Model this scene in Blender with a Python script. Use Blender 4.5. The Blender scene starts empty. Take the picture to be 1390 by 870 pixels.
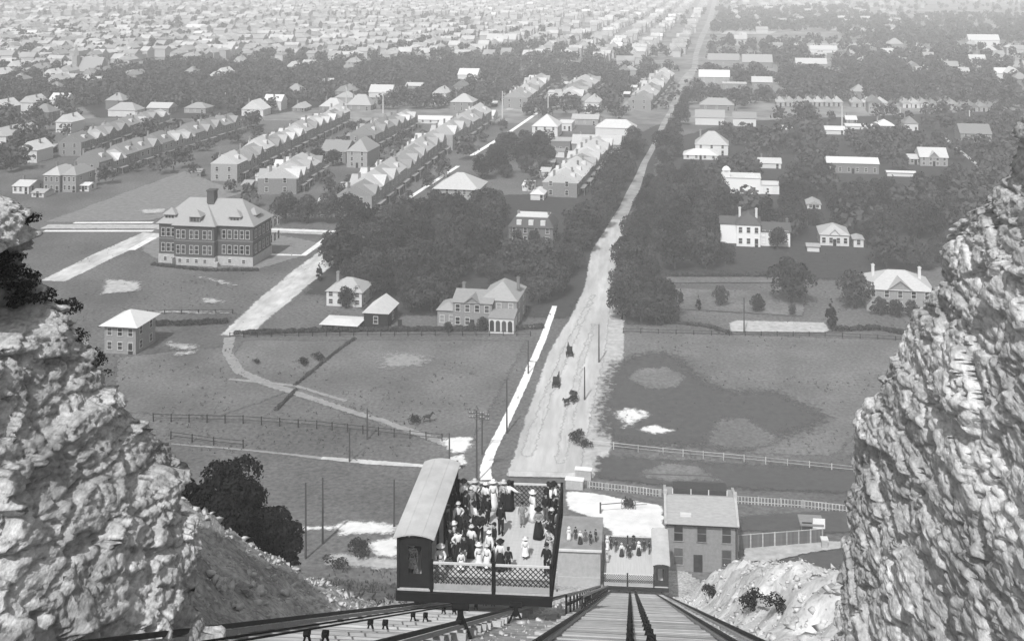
import bpy, bmesh, math, random
import numpy as np
from mathutils import Vector, Matrix, noise as mnoise

random.seed(11)
RS = np.random.RandomState(11)
scene = bpy.context.scene
COL = scene.collection
PI = math.pi

# ------------------------------------------------------------------ camera (view camera: level back, lens shifted down)
F_PX, XP, YP, H = 1390.0, 760.0, -45.0, 85.0       # the photograph is 1390 x 870
YAW = math.atan((855 - XP) / F_PX)
cam_data = bpy.data.cameras.new('camera')
cam = bpy.data.objects.new('camera', cam_data)
COL.objects.link(cam)
cam.location = (0, 0, H)
cam.rotation_euler = (PI / 2, 0, YAW)
cam_data.sensor_width = 36.0
cam_data.lens = 36.0 * F_PX / 1390.0
cam_data.shift_x = (695 - XP) / 1390.0
cam_data.shift_y = (YP - 435) / 1390.0
cam_data.clip_start = 0.2
cam_data.clip_end = 30000
scene.camera = cam

# ------------------------------------------------------------------ daylight
SUN_EL, SUN_AZ = 51.0, 193.0            # azimuth clockwise from +Y
sun_dir = Vector((math.sin(math.radians(SUN_AZ)) * math.cos(math.radians(SUN_EL)),
                  math.cos(math.radians(SUN_AZ)) * math.cos(math.radians(SUN_EL)),
                  math.sin(math.radians(SUN_EL))))
sd = bpy.data.lights.new('sun', 'SUN')
sd.energy = 3.7
sd.angle = math.radians(0.55)
sd.color = (1.0, 1.0, 1.0)              # black-and-white plate: neutral light
sun = bpy.data.objects.new('sun', sd)
COL.objects.link(sun)
sun.location = (0, -50, 200)
sun.rotation_euler = (-sun_dir).to_track_quat('-Z', 'Y').to_euler()

world = bpy.data.worlds.new('World')
scene.world = world
world.use_nodes = True
wt = world.node_tree
wt.nodes.clear()
sky_n = wt.nodes.new('ShaderNodeTexSky')
sky_n.sky_type = 'NISHITA'
sky_n.sun_disc = False
sky_n.sun_elevation = math.radians(SUN_EL)
sky_n.sun_rotation = math.radians(SUN_AZ)
sky_n.dust_density = 2.0
bw = wt.nodes.new('ShaderNodeRGBToBW')
bg = wt.nodes.new('ShaderNodeBackground')
bg.inputs['Strength'].default_value = 0.15
wo = wt.nodes.new('ShaderNodeOutputWorld')
wt.links.new(sky_n.outputs[0], bw.inputs[0])
wt.links.new(bw.outputs[0], bg.inputs['Color'])
wt.links.new(bg.outputs[0], wo.inputs['Surface'])

scene.view_settings.view_transform = 'Standard'
scene.view_settings.look = 'None'
scene.view_settings.exposure = 0.0
scene.view_settings.gamma = 1.0
scene.cycles.use_denoising = True
scene.cycles.max_bounces = 6
scene.cycles.transparent_max_bounces = 12
scene.cycles.diffuse_bounces = 3
scene.cycles.volume_bounces = 2

# ------------------------------------------------------------------ picture point -> place, used while laying out the town
FW = np.array([-math.sin(YAW), math.cos(YAW), 0.0])
RT = np.array([math.cos(YAW), math.sin(YAW), 0.0])


def ray(px, py):
    d = FW + RT * ((px - XP) / F_PX)
    return np.array([d[0], d[1], (YP - py) / F_PX])


TS = -ray(855, 782)[2] / ray(855, 782)[1]          # slope of the incline
CP = 83.0                                          # z of the incline at y = 0


def zp(y):
    return CP - TS * y


def lin(y):
    """the plain: level at 0, rising gently to the foot of the hill"""
    return np.clip((172.0 - y) / 30.0, 0, 1.3) * 3.0


def sstep(a, b, x):
    t = np.clip((x - a) / (b - a), 0, 1)
    return t * t * (3 - 2 * t)


def hash3(ix, iy, iz, seed):
    h = (ix.astype(np.int64) * 374761393 + iy.astype(np.int64) * 668265263 + iz.astype(np.int64) * 2147483647 + seed * 1274126177) & 0xFFFFFFFF
    h = ((h ^ (h >> 13)) * 1274126177) & 0xFFFFFFFF
    h = h ^ (h >> 16)
    return (h & 0xFFFFFF) / float(0xFFFFFF)


def vnoise(P, seed=0):
    P = np.asarray(P, float)
    I = np.floor(P).astype(np.int64)
    f = P - I
    f = f * f * (3 - 2 * f)
    r = 0
    for a in (0, 1):
        wa = f[:, 0] if a else 1 - f[:, 0]
        for b in (0, 1):
            wb = f[:, 1] if b else 1 - f[:, 1]
            for c in (0, 1):
                wc = f[:, 2] if c else 1 - f[:, 2]
                r = r + wa * wb * wc * hash3(I[:, 0] + a, I[:, 1] + b, I[:, 2] + c, seed)
    return r


def fbm(P, seed=0, octv=5, gain=0.5):
    P = np.asarray(P, float)
    a, s, t = 1.0, 0.0, 0.0
    for o in range(octv):
        s = s + a * (vnoise(P * (2.03 ** o), seed + o * 17) - 0.5)
        t += a
        a *= gain
    return s / t


def facets(P, seed=0):
    """broken rock: nearest cell's tilted plane, and the gap to the second nearest"""
    P = np.asarray(P, float)
    I = np.floor(P).astype(np.int64)
    d1 = np.full(len(P), 9.0)
    d2 = np.full(len(P), 9.0)
    val = np.zeros(len(P))
    for a in (-1, 0, 1):
        for b in (-1, 0, 1):
            for c in (-1, 0, 1):
                J = I + np.array([a, b, c])
                h = [hash3(J[:, 0], J[:, 1], J[:, 2], seed + k) for k in range(7)]
                C = J + np.stack(h[:3], 1)
                D = P - C
                d = np.sqrt((D * D).sum(1))
                v = (h[3] - 0.5) * 1.0 + (D * (np.stack(h[4:7], 1) - 0.5)).sum(1) * 1.6
                m = d < d1
                d2 = np.where(m, d1, np.minimum(d2, d))
                val = np.where(m, v, val)
                d1 = np.where(m, d, d1)
    return val, d2 - d1


TRACK_L, TRACK_R = -8.72, 0.34


def ground_z(x, y):
    x = np.asarray(x, float)
    y = np.asarray(y, float)
    x, y = np.broadcast_arrays(x, y)
    hill = np.minimum(zp(y), CP - 0.6) - 0.5
    # talus left of the tracks, dumped rock right of them
    hill = hill + np.clip((-13.2 - x) * 0.62, 0, 8) * (1 - sstep(47, 64, y)) * sstep(20, 30, y)
    rr = sstep(4.9, 8.5, x) * (1.6 + 1.9 * np.exp(-((x - 9.5) / 4.5) ** 2)) * sstep(22, 48, y) * (1 - sstep(96, 128, y))
    hill = hill + rr * np.exp(-((y - 80) / 60.0) ** 2)
    P = np.stack([x.ravel() * 0.55, y.ravel() * 0.55, np.zeros(x.size)], 1)
    amp = np.clip((np.abs(x) > 0) * 0.25 + sstep(5.0, 7.5, x) * 0.7 + sstep(-13.5, -16, x) * 0.5, 0, 1.2)
    clear = sstep(3.4, 5.2, x) + sstep(-12.0, -13.8, x)
    n = fbm(P, 5, 5, 0.6).reshape(x.shape) + .35 * fbm(P * 2.2, 55, 3, 0.7).reshape(x.shape)
    hill = hill + n * amp * 2.6 * np.clip(clear, 0.12, 1)
    flat = lin(y)
    return np.where(y < 136.0, np.maximum(hill, flat), flat)


def G(px, py):
    """point of the ground seen at a picture point"""
    d = ray(px, py)
    if d[2] >= -1e-5:
        d[2] = -1e-5
    t = -H / d[2]
    if t * d[1] > 172:
        return np.array([d[0] * t, d[1] * t, 0.0])
    # plane z = (172-y)/10
    t = (17.2 - H) / (d[2] + 0.1 * d[1])
    if t * d[1] > 135:
        return np.array([d[0] * t, d[1] * t, H + d[2] * t])
    ts = np.linspace(12, 200, 3000)
    zz = ground_z(d[0] * ts, d[1] * ts)
    below = np.nonzero(H + d[2] * ts < zz)[0]
    t = ts[below[0]] if len(below) else ts[-1]
    return np.array([d[0] * t, d[1] * t, H + d[2] * t])


def at_depth(px, py, y):
    d = ray(px, py)
    return d * (y / d[1]) + np.array([0, 0, H])


def at_z(px, py, z):
    d = ray(px, py)
    return d * ((z - H) / d[2]) + np.array([0, 0, H])


def z_over(p, py):
    """height seen at picture row py straight above ground point p"""
    k = p[0] * FW[0] + p[1] * FW[1]
    return H + k * (YP - py) / F_PX


# ------------------------------------------------------------------ materials
MATS = {}


def M(name, g, var=0.25, scale=2.0, rough=0.9, bump=0.0, bscale=8.0, rand=0.0, big=0.0, bigscale=0.1, world_co=False, stretch=None, detail=6.0, spec=0.15):
    if name in MATS:
        return MATS[name]
    m = bpy.data.materials.new(name)
    m.use_nodes = True
    t = m.node_tree
    N, L = t.nodes, t.links
    b = N['Principled BSDF']
    b.inputs['Roughness'].default_value = rough
    b.inputs['Specular IOR Level'].default_value = spec
    if world_co:
        co = N.new('ShaderNodeNewGeometry').outputs['Position']
    else:
        co = N.new('ShaderNodeTexCoord').outputs['Object']
    if stretch:
        mp = N.new('ShaderNodeMapping')
        mp.inputs['Scale'].default_value = stretch
        L.new(co, mp.inputs[0])
        co = mp.outputs[0]
    nz = N.new('ShaderNodeTexNoise')
    nz.inputs['Scale'].default_value = scale
    nz.inputs['Detail'].default_value = detail
    nz.inputs['Roughness'].default_value = 0.62
    L.new(co, nz.inputs['Vector'])
    mr = N.new('ShaderNodeMapRange')
    mr.inputs['From Min'].default_value = 0.25
    mr.inputs['From Max'].default_value = 0.75
    mr.inputs['To Min'].default_value = g * (1 - var)
    mr.inputs['To Max'].default_value = g * (1 + var)
    L.new(nz.outputs['Fac'], mr.inputs['Value'])
    val = mr.outputs[0]

    def mul(v, lo, hi, src):
        r = N.new('ShaderNodeMapRange')
        r.inputs['From Min'].default_value = 0.0 if src[1] else 0.3
        r.inputs['From Max'].default_value = 1.0 if src[1] else 0.7
        r.inputs['To Min'].default_value = lo
        r.inputs['To Max'].default_value = hi
        L.new(src[0], r.inputs['Value'])
        q = N.new('ShaderNodeMath')
        q.operation = 'MULTIPLY'
        L.new(v, q.inputs[0])
        L.new(r.outputs[0], q.inputs[1])
        return q.outputs[0]
    if big:
        n2 = N.new('ShaderNodeTexNoise')
        n2.inputs['Scale'].default_value = bigscale
        n2.inputs['Detail'].default_value = 4.0
        L.new(co, n2.inputs['Vector'])
        val = mul(val, 1 - big, 1 + big, (n2.outputs['Fac'], False))
    if rand:
        oi = N.new('ShaderNodeObjectInfo')
        val = mul(val, 1 - rand, 1 + rand, (oi.outputs['Random'], True))
    L.new(val, b.inputs['Base Color'])
    if bump:
        nb = N.new('ShaderNodeTexNoise')
        nb.inputs['Scale'].default_value = bscale
        nb.inputs['Detail'].default_value = 8.0
        L.new(co, nb.inputs['Vector'])
        bp = N.new('ShaderNodeBump')
        bp.inputs['Strength'].default_value = bump
        bp.inputs['Distance'].default_value = 0.1
        L.new(nb.outputs['Fac'], bp.inputs['Height'])
        L.new(bp.outputs[0], b.inputs['Normal'])
    MATS[name] = m
    return m


grass = M('meadow grass', 0.118, 0.55, 1.3, big=0.28, bigscale=0.045, world_co=True)
rubble_m = M('hillside rubble', 0.36, 0.6, 3.5, bump=0.9, bscale=6, big=0.4, bigscale=0.25, world_co=True)
m_road = M('macadam road', 0.47, 0.2, 0.5, big=0.22, bigscale=0.12, world_co=True, stretch=(1.6, 0.25, 1))
m_dirt = M('pale dirt track', 0.5, 0.25, 0.5, big=0.25, bigscale=0.2, world_co=True, stretch=(1.2, 0.5, 1))
m_path = M('worn path', 0.27, 0.25, 0.8, world_co=True)
m_white = M('bare white ground', 0.74, 0.2, 0.4, world_co=True)
m_pale = M('pale clay', 0.42, 0.35, 0.7, world_co=True)
m_dark = M('dark grass', 0.072, 0.25, 0.8, world_co=True)  # grass tone darker than the meadow
m_soil = M('bare soil', 0.2, 0.3, 0.6, world_co=True)
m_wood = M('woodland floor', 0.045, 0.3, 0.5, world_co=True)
m_walk = M('whitewashed sidewalk', 0.85, 0.08, 1.0, world_co=True)
m_grass2 = M('mown grass', 0.14, 0.45, 1.5, big=0.25, bigscale=0.08, world_co=True)
m_town = M('town ground', 0.2, 0.5, 0.09, big=0.4, bigscale=0.02, world_co=True)
m_rock = M('limestone cliff', 0.46, 0.6, 7.0, bump=0.4, bscale=20, big=0.38, bigscale=0.6, world_co=True, detail=10, stretch=(1, .45, .8))
m_boulder = M('broken limestone', 0.46, 0.3, 2.0, bump=0.5, bscale=9, rand=0.35)
m_tim = M('weathered timber', 0.36, 0.3, 3.0, rand=0.28, stretch=(0.4, 3, 3))
m_timd = M('dark timber', 0.022, 0.3, 3.0, spec=0.05)
m_rail = M('rusty rail', 0.03, 0.4, 3.0, rough=0.7, spec=0.1)
m_iron = M('black iron', 0.01, 0.3, 4.0, rough=0.8, spec=0.05)
m_white_paint = M('white paint', 0.78, 0.08, 3.0)
m_deck = M('scrubbed deck', 0.5, 0.15, 1.0, stretch=(6, 0.4, 1))
m_canvas = M('canvas roof', 0.5, 0.14, 1.2, big=0.08, bigscale=0.5)
m_lattice = M('dark lattice', 0.035, 0.1, 3.0)
m_panel = M('grey boards', 0.42, 0.15, 2.0)
m_glass = M('window glass', 0.03, 0.3, 3.0, rough=0.15, spec=0.5)
m_dwin = M('dark window', 0.045, 0.3, 3.0, rough=0.4, rand=.85)
m_trim = M('pale trim', 0.62, 0.1, 3.0)
m_brick = M('town brick', 0.2, 0.22, 2.5, rand=0.25, bump=0.2, bscale=10)
m_brickd = M('dark brick', 0.085, 0.2, 2.5, bump=0.2, bscale=10)
m_brickp = M('pale brick', 0.27, 0.2, 2.0, rand=0.25, bump=0.2, bscale=12)
m_stone = M('cut stone', 0.42, 0.2, 1.5)
m_roofp = M('pale shingle roof', 0.45, 0.2, 1.4, rand=0.28, stretch=(1, 3, 6))
m_roofm = M('grey shingle roof', 0.27, 0.18, 1.4, rand=0.22, stretch=(1, 3, 6))
m_roofd = M('dark slate roof', 0.09, 0.2, 1.4, stretch=(1, 3, 6))
m_roofw = M('white roof', 0.62, 0.1, 1.0)
m_leaf = M('foliage', 0.042, 0.8, 0.75, rand=0.5, rough=0.8)
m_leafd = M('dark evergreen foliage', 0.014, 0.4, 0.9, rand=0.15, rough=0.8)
m_leaff = M('distant foliage', 0.07, 0.7, 0.12, rough=0.9, world_co=True)
m_bark = M('bark', 0.07, 0.3, 4.0)
m_pole = M('telegraph pole wood', 0.06, 0.2, 3.0)
m_polew = M('pale pole', 0.55, 0.15, 2.0)
m_skin = M('skin', 0.45, 0.05, 5.0, rough=0.6)
m_hair = M('dark hair', 0.03, 0.3, 20)
m_cw = M('white cotton', 0.8, 0.06, 6.0)
m_cg = M('grey cloth', 0.26, 0.2, 6.0)
m_cd = M('black wool', 0.018, 0.3, 6.0)
m_cm = M('mid grey wool', 0.11, 0.25, 6.0)
m_cp = M('patterned cotton', 0.45, 0.75, 14.0, detail=1.0)
m_straw = M('straw', 0.55, 0.15, 20)
m_horse = M('dark horse hide', 0.03, 0.3, 3.0, rough=0.6)


# ------------------------------------------------------------------ building blocks
class MB:
    def __init__(s):
        s.v, s.f = [], []

    def add(s, v, f):
        o = len(s.v)
        s.v += [tuple(p) for p in v]
        s.f += [tuple(i + o for i in q) for q in f]
        return s

    def box(s, c, d, rz=0.0, top=1.0):
        x, y, z = d[0] / 2, d[1] / 2, d[2] / 2
        vs = [(-x, -y, -z), (x, -y, -z), (x, y, -z), (-x, y, -z), (-x * top, -y * top, z), (x * top, -y * top, z), (x * top, y * top, z), (-x * top, y * top, z)]
        if rz:
            k, n = math.cos(rz), math.sin(rz)
            vs = [(a * k - b * n, a * n + b * k, e) for a, b, e in vs]
        return s.add([(a + c[0], b + c[1], e + c[2]) for a, b, e in vs],
                     [(0, 3, 2, 1), (4, 5, 6, 7), (0, 1, 5, 4), (1, 2, 6, 5), (2, 3, 7, 6), (3, 0, 4, 7)])

    def bar(s, p, q, w, h=None, up=(0, 0, 1)):
        """square bar between two points"""
        h = h or w
        p, q = Vector(p), Vector(q)
        d = (q - p).normalized()
        u = Vector(up)
        if abs(d.dot(u)) > 0.99:
            u = Vector((0, 1, 0))
        a = d.cross(u).normalized() * (w / 2)
        b = a.cross(d).normalized() * (h / 2)
        vs = [p - a - b, p + a - b, p + a + b, p - a + b, q - a - b, q + a - b, q + a + b, q - a + b]
        return s.add(vs, [(0, 1, 2, 3), (4, 7, 6, 5), (0, 4, 5, 1), (1, 5, 6, 2), (2, 6, 7, 3), (3, 7, 4, 0)])

    def tube(s, pts, rs, n=8, cap=True):
        pts = [Vector(p) for p in pts]
        if not isinstance(rs, (list, tuple)):
            rs = [rs] * len(pts)
        o = len(s.v)
        for i, p in enumerate(pts):
            d = (pts[min(i + 1, len(pts) - 1)] - pts[max(i - 1, 0)]).normalized()
            u = Vector((0, 0, 1)) if abs(d.z) < 0.9 else Vector((1, 0, 0))
            a = d.cross(u).normalized()
            b = a.cross(d)
            for k in range(n):
                t = 2 * PI * k / n
                s.v.append(tuple(p + (a * math.cos(t) + b * math.sin(t)) * rs[i]))
        for i in range(len(pts) - 1):
            for k in range(n):
                k2 = (k + 1) % n
                s.f.append((o + i * n + k, o + i * n + k2, o + (i + 1) * n + k2, o + (i + 1) * n + k))
        if cap:
            s.f.append(tuple(o + k for k in reversed(range(n))))
            s.f.append(tuple(o + (len(pts) - 1) * n + k for k in range(n)))
        return s

    def lathe(s, prof, n=14, c=(0, 0, 0), sx=1.0, sy=1.0, wob=0.0):
        o = len(s.v)
        for r, z in prof:
            for k in range(n):
                t = 2 * PI * k / n
                rr = r * (1 + wob * math.cos(k * 5.0 * 2 * PI / n * 1.0 + z * 3) * (1 if r > 0.2 else 0.3))
                s.v.append((c[0] + rr * math.cos(t) * sx, c[1] + rr * math.sin(t) * sy, c[2] + z))
        for i in range(len(prof) - 1):
            for k in range(n):
                k2 = (k + 1) % n
                s.f.append((o + i * n + k, o + i * n + k2, o + (i + 1) * n + k2, o + (i + 1) * n + k))
        s.f.append(tuple(o + k for k in reversed(range(n))))
        s.f.append(tuple(o + (len(prof) - 1) * n + k for k in range(n)))
        return s

    def mesh(s, name, mat, smooth=False):
        me = bpy.data.meshes.new(name)
        me.from_pydata(s.v, [], s.f)
        me.materials.append(mat)
        if smooth:
            me.polygons.foreach_set('use_smooth', [True] * len(me.polygons))
        me.update()
        return me

    def obj(s, name, mat, parent=None, loc=None, smooth=False):
        return link(name, s.mesh(name, mat, smooth), parent, loc)


def link(name, me, parent=None, loc=None, rz=0.0, sc=None):
    o = bpy.data.objects.new(name, me)
    COL.objects.link(o)
    if parent:
        o.parent = parent
    if loc is not None:
        o.location = tuple(loc)
    if rz:
        o.rotation_euler = (0, 0, rz)
    if sc:
        o.scale = sc if isinstance(sc, (tuple, list)) else (sc, sc, sc)
    return o


def tag(o, label=None, cat=None, group=None, kind=None):
    if label:
        o['label'] = label
    if cat:
        o['category'] = cat
    if group:
        o['group'] = group
    if kind:
        o['kind'] = kind
    return o


def thing(name, label, cat, loc=(0, 0, 0), rz=0.0, group=None, sc=None):
    return tag(link(name, None, None, loc, rz, sc), label, cat, group)


def copy_tree(o, loc=None, rz=None, label=None, group=None, sc=None):
    c = o.copy()
    COL.objects.link(c)
    for ch in o.children:
        d = ch.copy()
        COL.objects.link(d)
        d.parent = c
        for g in ch.children:
            e = g.copy()
            COL.objects.link(e)
            e.parent = d
    if loc is not None:
        c.location = tuple(loc)
    if rz is not None:
        c.rotation_euler = (0, 0, rz)
    if label:
        c['label'] = label
    if group:
        c['group'] = group
    if sc:
        c.scale = sc if isinstance(sc, (tuple, list)) else (sc, sc, sc)
    return c


def np_mesh(name, verts, quads, mat, smooth=False):
    me = bpy.data.meshes.new(name)
    verts = np.asarray(verts, np.float32)
    quads = np.asarray(quads, np.int32)
    n, k = quads.shape
    me.vertices.add(len(verts))
    me.vertices.foreach_set('co', verts.ravel())
    me.loops.add(n * k)
    me.loops.foreach_set('vertex_index', quads.ravel())
    me.polygons.add(n)
    me.polygons.foreach_set('loop_start', np.arange(n, dtype=np.int32) * k)
    me.polygons.foreach_set('loop_total', np.full(n, k, np.int32))
    if smooth:
        me.polygons.foreach_set('use_smooth', np.ones(n, bool))
    me.materials.append(mat)
    me.update(calc_edges=True)
    return me


def grid_faces(nr, nc):
    i = np.arange(nr * nc).reshape(nr, nc)
    return np.stack([i[:-1, :-1].ravel(), i[:-1, 1:].ravel(), i[1:, 1:].ravel(), i[1:, :-1].ravel()], 1)


# ------------------------------------------------------------------ ground
def axis(dense, lo, hi):
    out, s, x = list(dense), dense[1] - dense[0], dense[-1]
    while x < hi:
        s = min(s * 1.12, 260)
        x += s
        out.append(x)
    s, x, pre = dense[1] - dense[0], dense[0], []
    while x > lo:
        s = min(s * 1.12, 260)
        x -= s
        pre.append(x)
    return np.array(pre[::-1] + out)


gx = axis(np.arange(-40, 30.01, 0.46), -5200, 5200)
gy = axis(np.arange(14, 142.01, 0.48), -400, 6400)
gy = np.unique(np.concatenate([gy[(np.abs(gy - 142) > 0.2) & (np.abs(gy - 172) > 1.5)], [142.0, 172.0]]))
XX, YY = np.meshgrid(gx, gy)
ZZ = ground_z(XX, YY)
gv = np.stack([XX.ravel(), YY.ravel(), ZZ.ravel()], 1)
gme = np_mesh('ground', gv, grid_faces(len(gy), len(gx)), grass)
gme.materials.append(rubble_m)
gme.materials.append(m_town)
gme.materials.append(M('white quarry waste', 0.64, 0.3, 1.6, bump=0.7, bscale=4, big=0.3, bigscale=0.3, world_co=True))
cy = (gy[:-1] + gy[1:]) / 2
cx = (gx[:-1] + gx[1:]) / 2
CX, CY = np.meshgrid(cx, cy)
mi = np.where(CY < 139 + 4 * np.sin(CX * 0.4), 1, 0)
mi = np.where((CX < -17) & (CY > 66), 0, mi)
mi = np.where(CY > 560, 2, mi)
mi = np.where((CX > 4.9) & (CX < 22) & (CY > 30) & (CY < 132), 3, mi)
gme.polygons.foreach_set('material_index', mi.ravel().astype(np.int32))
tag(link('ground', gme), kind='structure')

LAYER = [0.0]


def clip_poly(pts, yc, keep_below):
    out = []
    n = len(pts)
    for i in range(n):
        a, b = pts[i], pts[(i + 1) % n]
        ia, ib = (a[1] <= yc) == keep_below, (b[1] <= yc) == keep_below
        if ia:
            out.append(a)
        if ia != ib:
            t = (yc - a[1]) / (b[1] - a[1])
            out.append((a[0] + (b[0] - a[0]) * t, yc))
    return out


def soft_mat(m):
    """the same ground material, thinning out where the attribute 'cover' fades"""
    nm = m.name + ' thinning at its edge'
    if nm in bpy.data.materials:
        return bpy.data.materials[nm]
    q = m.copy()
    q.name = nm
    t = q.node_tree
    N, L = t.nodes, t.links
    at = N.new('ShaderNodeAttribute')
    at.attribute_name = 'cover'
    ge = N.new('ShaderNodeNewGeometry')
    nz = N.new('ShaderNodeTexNoise')
    nz.inputs['Scale'].default_value = 0.9
    nz.inputs['Detail'].default_value = 7.0
    nz.inputs['Roughness'].default_value = 0.7
    L.new(ge.outputs['Position'], nz.inputs['Vector'])
    ad = N.new('ShaderNodeMath')
    ad.operation = 'MULTIPLY_ADD'
    L.new(nz.outputs['Fac'], ad.inputs[0])
    ad.inputs[1].default_value = 1.1
    L.new(at.outputs['Fac'], ad.inputs[2])
    mr = N.new('ShaderNodeMapRange')
    mr.interpolation_type = 'SMOOTHSTEP'
    mr.inputs['From Min'].default_value = 0.85
    mr.inputs['From Max'].default_value = 1.25
    L.new(ad.outputs[0], mr.inputs['Value'])
    tr = N.new('ShaderNodeBsdfTransparent')
    mx = N.new('ShaderNodeMixShader')
    L.new(mr.outputs[0], mx.inputs[0])
    L.new(tr.outputs[0], mx.inputs[1])
    L.new(N['Principled BSDF'].outputs[0], mx.inputs[2])
    L.new(mx.outputs[0], N['Material Output'].inputs['Surface'])
    return q


def sheet(name, px_poly, mat, jitter=0.0, step=None, lift=0.0, world_pts=None, kind='structure', feather=None):
    """a patch of ground laid on the plain a few centimetres up, its edge thinning out over FEATHER metres"""
    LAYER[0] += 0.004
    off = 0.03 + LAYER[0] + lift
    P = np.array(world_pts or [tuple(G(*p)[:2]) for p in px_poly], float)
    if not jitter:
        mb = MB()
        pts = [tuple(p) for p in P]
        for below in (True, False):
            c = clip_poly(pts, 172.0, below)
            if len(c) > 2:
                o = len(mb.v)
                mb.v += [(x, y, float(lin(y)) + off) for x, y in c]
                mb.f.append(tuple(range(o, o + len(c))))
        me = mb.mesh(name, mat)
        bm = bmesh.new()
        bm.from_mesh(me)
        bmesh.ops.triangulate(bm, faces=bm.faces[:])
        for f in bm.faces:
            if f.normal.z < 0:
                f.normal_flip()
        bm.to_mesh(me)
        bm.free()
        return tag(link(name, me), kind=kind)
    fe = feather or jitter * (3.0 if name in ('dark_grass', 'grass_patch', 'bare_ground', 'worn_grass') else 1.3)
    lo, hi = P.min(0) - fe, P.max(0) + fe
    area = (hi - lo).prod()
    cell = min(max(fe * .55, math.sqrt(area) / 110), 8)
    # stretch the cells along y on long thin pieces
    nx, ny = int((hi[0] - lo[0]) / cell) + 2, int((hi[1] - lo[1]) / (cell * 1.5)) + 2
    gx_, gy_ = np.meshgrid(np.linspace(lo[0], hi[0], nx), np.linspace(lo[1], hi[1], ny))
    x, y = gx_.ravel(), gy_.ravel()
    d = np.full(len(x), 1e9)
    ins = np.zeros(len(x), bool)
    n = len(P)
    for i in range(n):
        (x1, y1), (x2, y2) = P[i], P[(i + 1) % n]
        dx, dy = x2 - x1, y2 - y1
        t = np.clip(((x - x1) * dx + (y - y1) * dy) / (dx * dx + dy * dy + 1e-9), 0, 1)
        d = np.minimum(d, np.hypot(x - x1 - t * dx, y - y1 - t * dy))
        if y1 != y2:
            ins ^= ((y1 > y) != (y2 > y)) & (x < (x2 - x1) * (y - y1) / (y2 - y1) + x1)
    d = np.where(ins, d, -d)
    w = fbm(np.stack([x / (jitter * 2.5), y / (jitter * 2.5), np.full(len(x), LAYER[0] * 60)], 1), 3, 3)
    cov = np.clip(.5 + (d + w * jitter * 1.6) / (2 * fe), 0, 1)
    F = grid_faces(ny, nx)
    keep = (cov[F] > .02).any(1)
    F = F[keep]
    uq, inv = np.unique(F, return_inverse=True)
    V = np.stack([x, y, lin(y) + off], 1)[uq]
    me = np_mesh(name, V, inv.reshape(F.shape), soft_mat(mat))
    at = me.attributes.new('cover', 'FLOAT', 'POINT')
    at.data.foreach_set('value', cov[uq].astype(np.float32))
    return tag(link(name, me), kind=kind)


def strip_px(pts, w):
    """polygon of a ribbon w px wide along picture points"""
    L = [(x - w / 2, y) for x, y in pts]
    R = [(x + w / 2, y) for x, y in pts]
    return L + R[::-1]


def ribbon(name, px_pts, w, mat, lift=0.0, jitter=0.0):
    """a ribbon w metres wide along picture points"""
    P = [Vector(G(*p)[:2]) for p in px_pts]
    ws = w if isinstance(w, (list, tuple)) else [w] * len(P)
    L, R = [], []
    for i, p in enumerate(P):
        d = (P[min(i + 1, len(P) - 1)] - P[max(i - 1, 0)]).normalized()
        n = Vector((-d.y, d.x)) * ws[i] / 2
        L.append(tuple(p + n))
        R.append(tuple(p - n))
    return sheet(name, None, mat, jitter, world_pts=L + R[::-1], lift=lift)

# ------------------------------------------------------------------ fields, roads and paths of the plain
sheet('field', [(330, 462), (715, 462), (640, 600), (560, 592), (470, 560), (400, 530), (340, 515), (312, 485)], m_grass2, 1.0)
sheet('field', [(845, 450), (1240, 462), (1235, 520), (1130, 620), (815, 606), (830, 520)], m_grass2, 1.0)
sheet('field', [(160, 485), (305, 470), (315, 500), (390, 532), (300, 565), (150, 560)], m_grass2, 1.0)
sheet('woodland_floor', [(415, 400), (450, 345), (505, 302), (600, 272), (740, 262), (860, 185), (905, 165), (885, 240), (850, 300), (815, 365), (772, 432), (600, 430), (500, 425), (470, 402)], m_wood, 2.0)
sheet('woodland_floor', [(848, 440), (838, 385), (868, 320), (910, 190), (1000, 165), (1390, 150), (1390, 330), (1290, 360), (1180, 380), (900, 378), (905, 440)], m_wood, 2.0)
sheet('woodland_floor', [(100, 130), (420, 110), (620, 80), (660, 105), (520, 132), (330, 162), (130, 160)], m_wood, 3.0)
# left town lots
sheet('dirt_lot', [(60, 302), (250, 232), (330, 262), (205, 300)], m_soil, 1.5)
sheet('dirt_lot', [(190, 335), (208, 352), (350, 366), (420, 345), (440, 330), (372, 318), (200, 318)], m_soil, 1.5)
# roads
road_px_L = [(688, 646), (716, 560), (745, 478), (778, 425), (793, 392), (803, 340), (818, 318), (830, 298), (841, 281), (850, 262), (862, 240), (870, 222), (880, 205), (890, 186), (897, 168), (908, 150), (912, 136), (917, 120), (926, 105), (939, 92), (941, 75), (949, 50), (959, 30), (965, 10), (969, -6)]
road_px_R = [(806, 646), (822, 560), (836, 470), (834, 425), (828, 392), (842, 340), (845, 318), (850, 298), (857, 281), (867, 262), (874, 240), (879, 222), (888, 205), (897, 186), (905, 168), (917, 150), (920, 136), (928, 120), (941, 105), (948, 92), (948, 75), (957, 50), (967, 30), (972, 10), (974, -6)]
nr = 8
m_roadf = M('shaded road', .3, .3, .3, big=.3, bigscale=.08, world_co=True)  # tree shade painted into the far road as a darker grey
m_rut = M('worn wheel rut', 0.46, .25, .8, world_co=True, stretch=(2, .3, 1))
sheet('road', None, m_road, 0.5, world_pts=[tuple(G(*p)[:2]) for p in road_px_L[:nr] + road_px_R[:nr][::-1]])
sheet('road', None, m_roadf, 0, world_pts=[tuple(G(*p)[:2]) for p in road_px_L[nr - 1:] + road_px_R[nr - 1:][::-1]])
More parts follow.
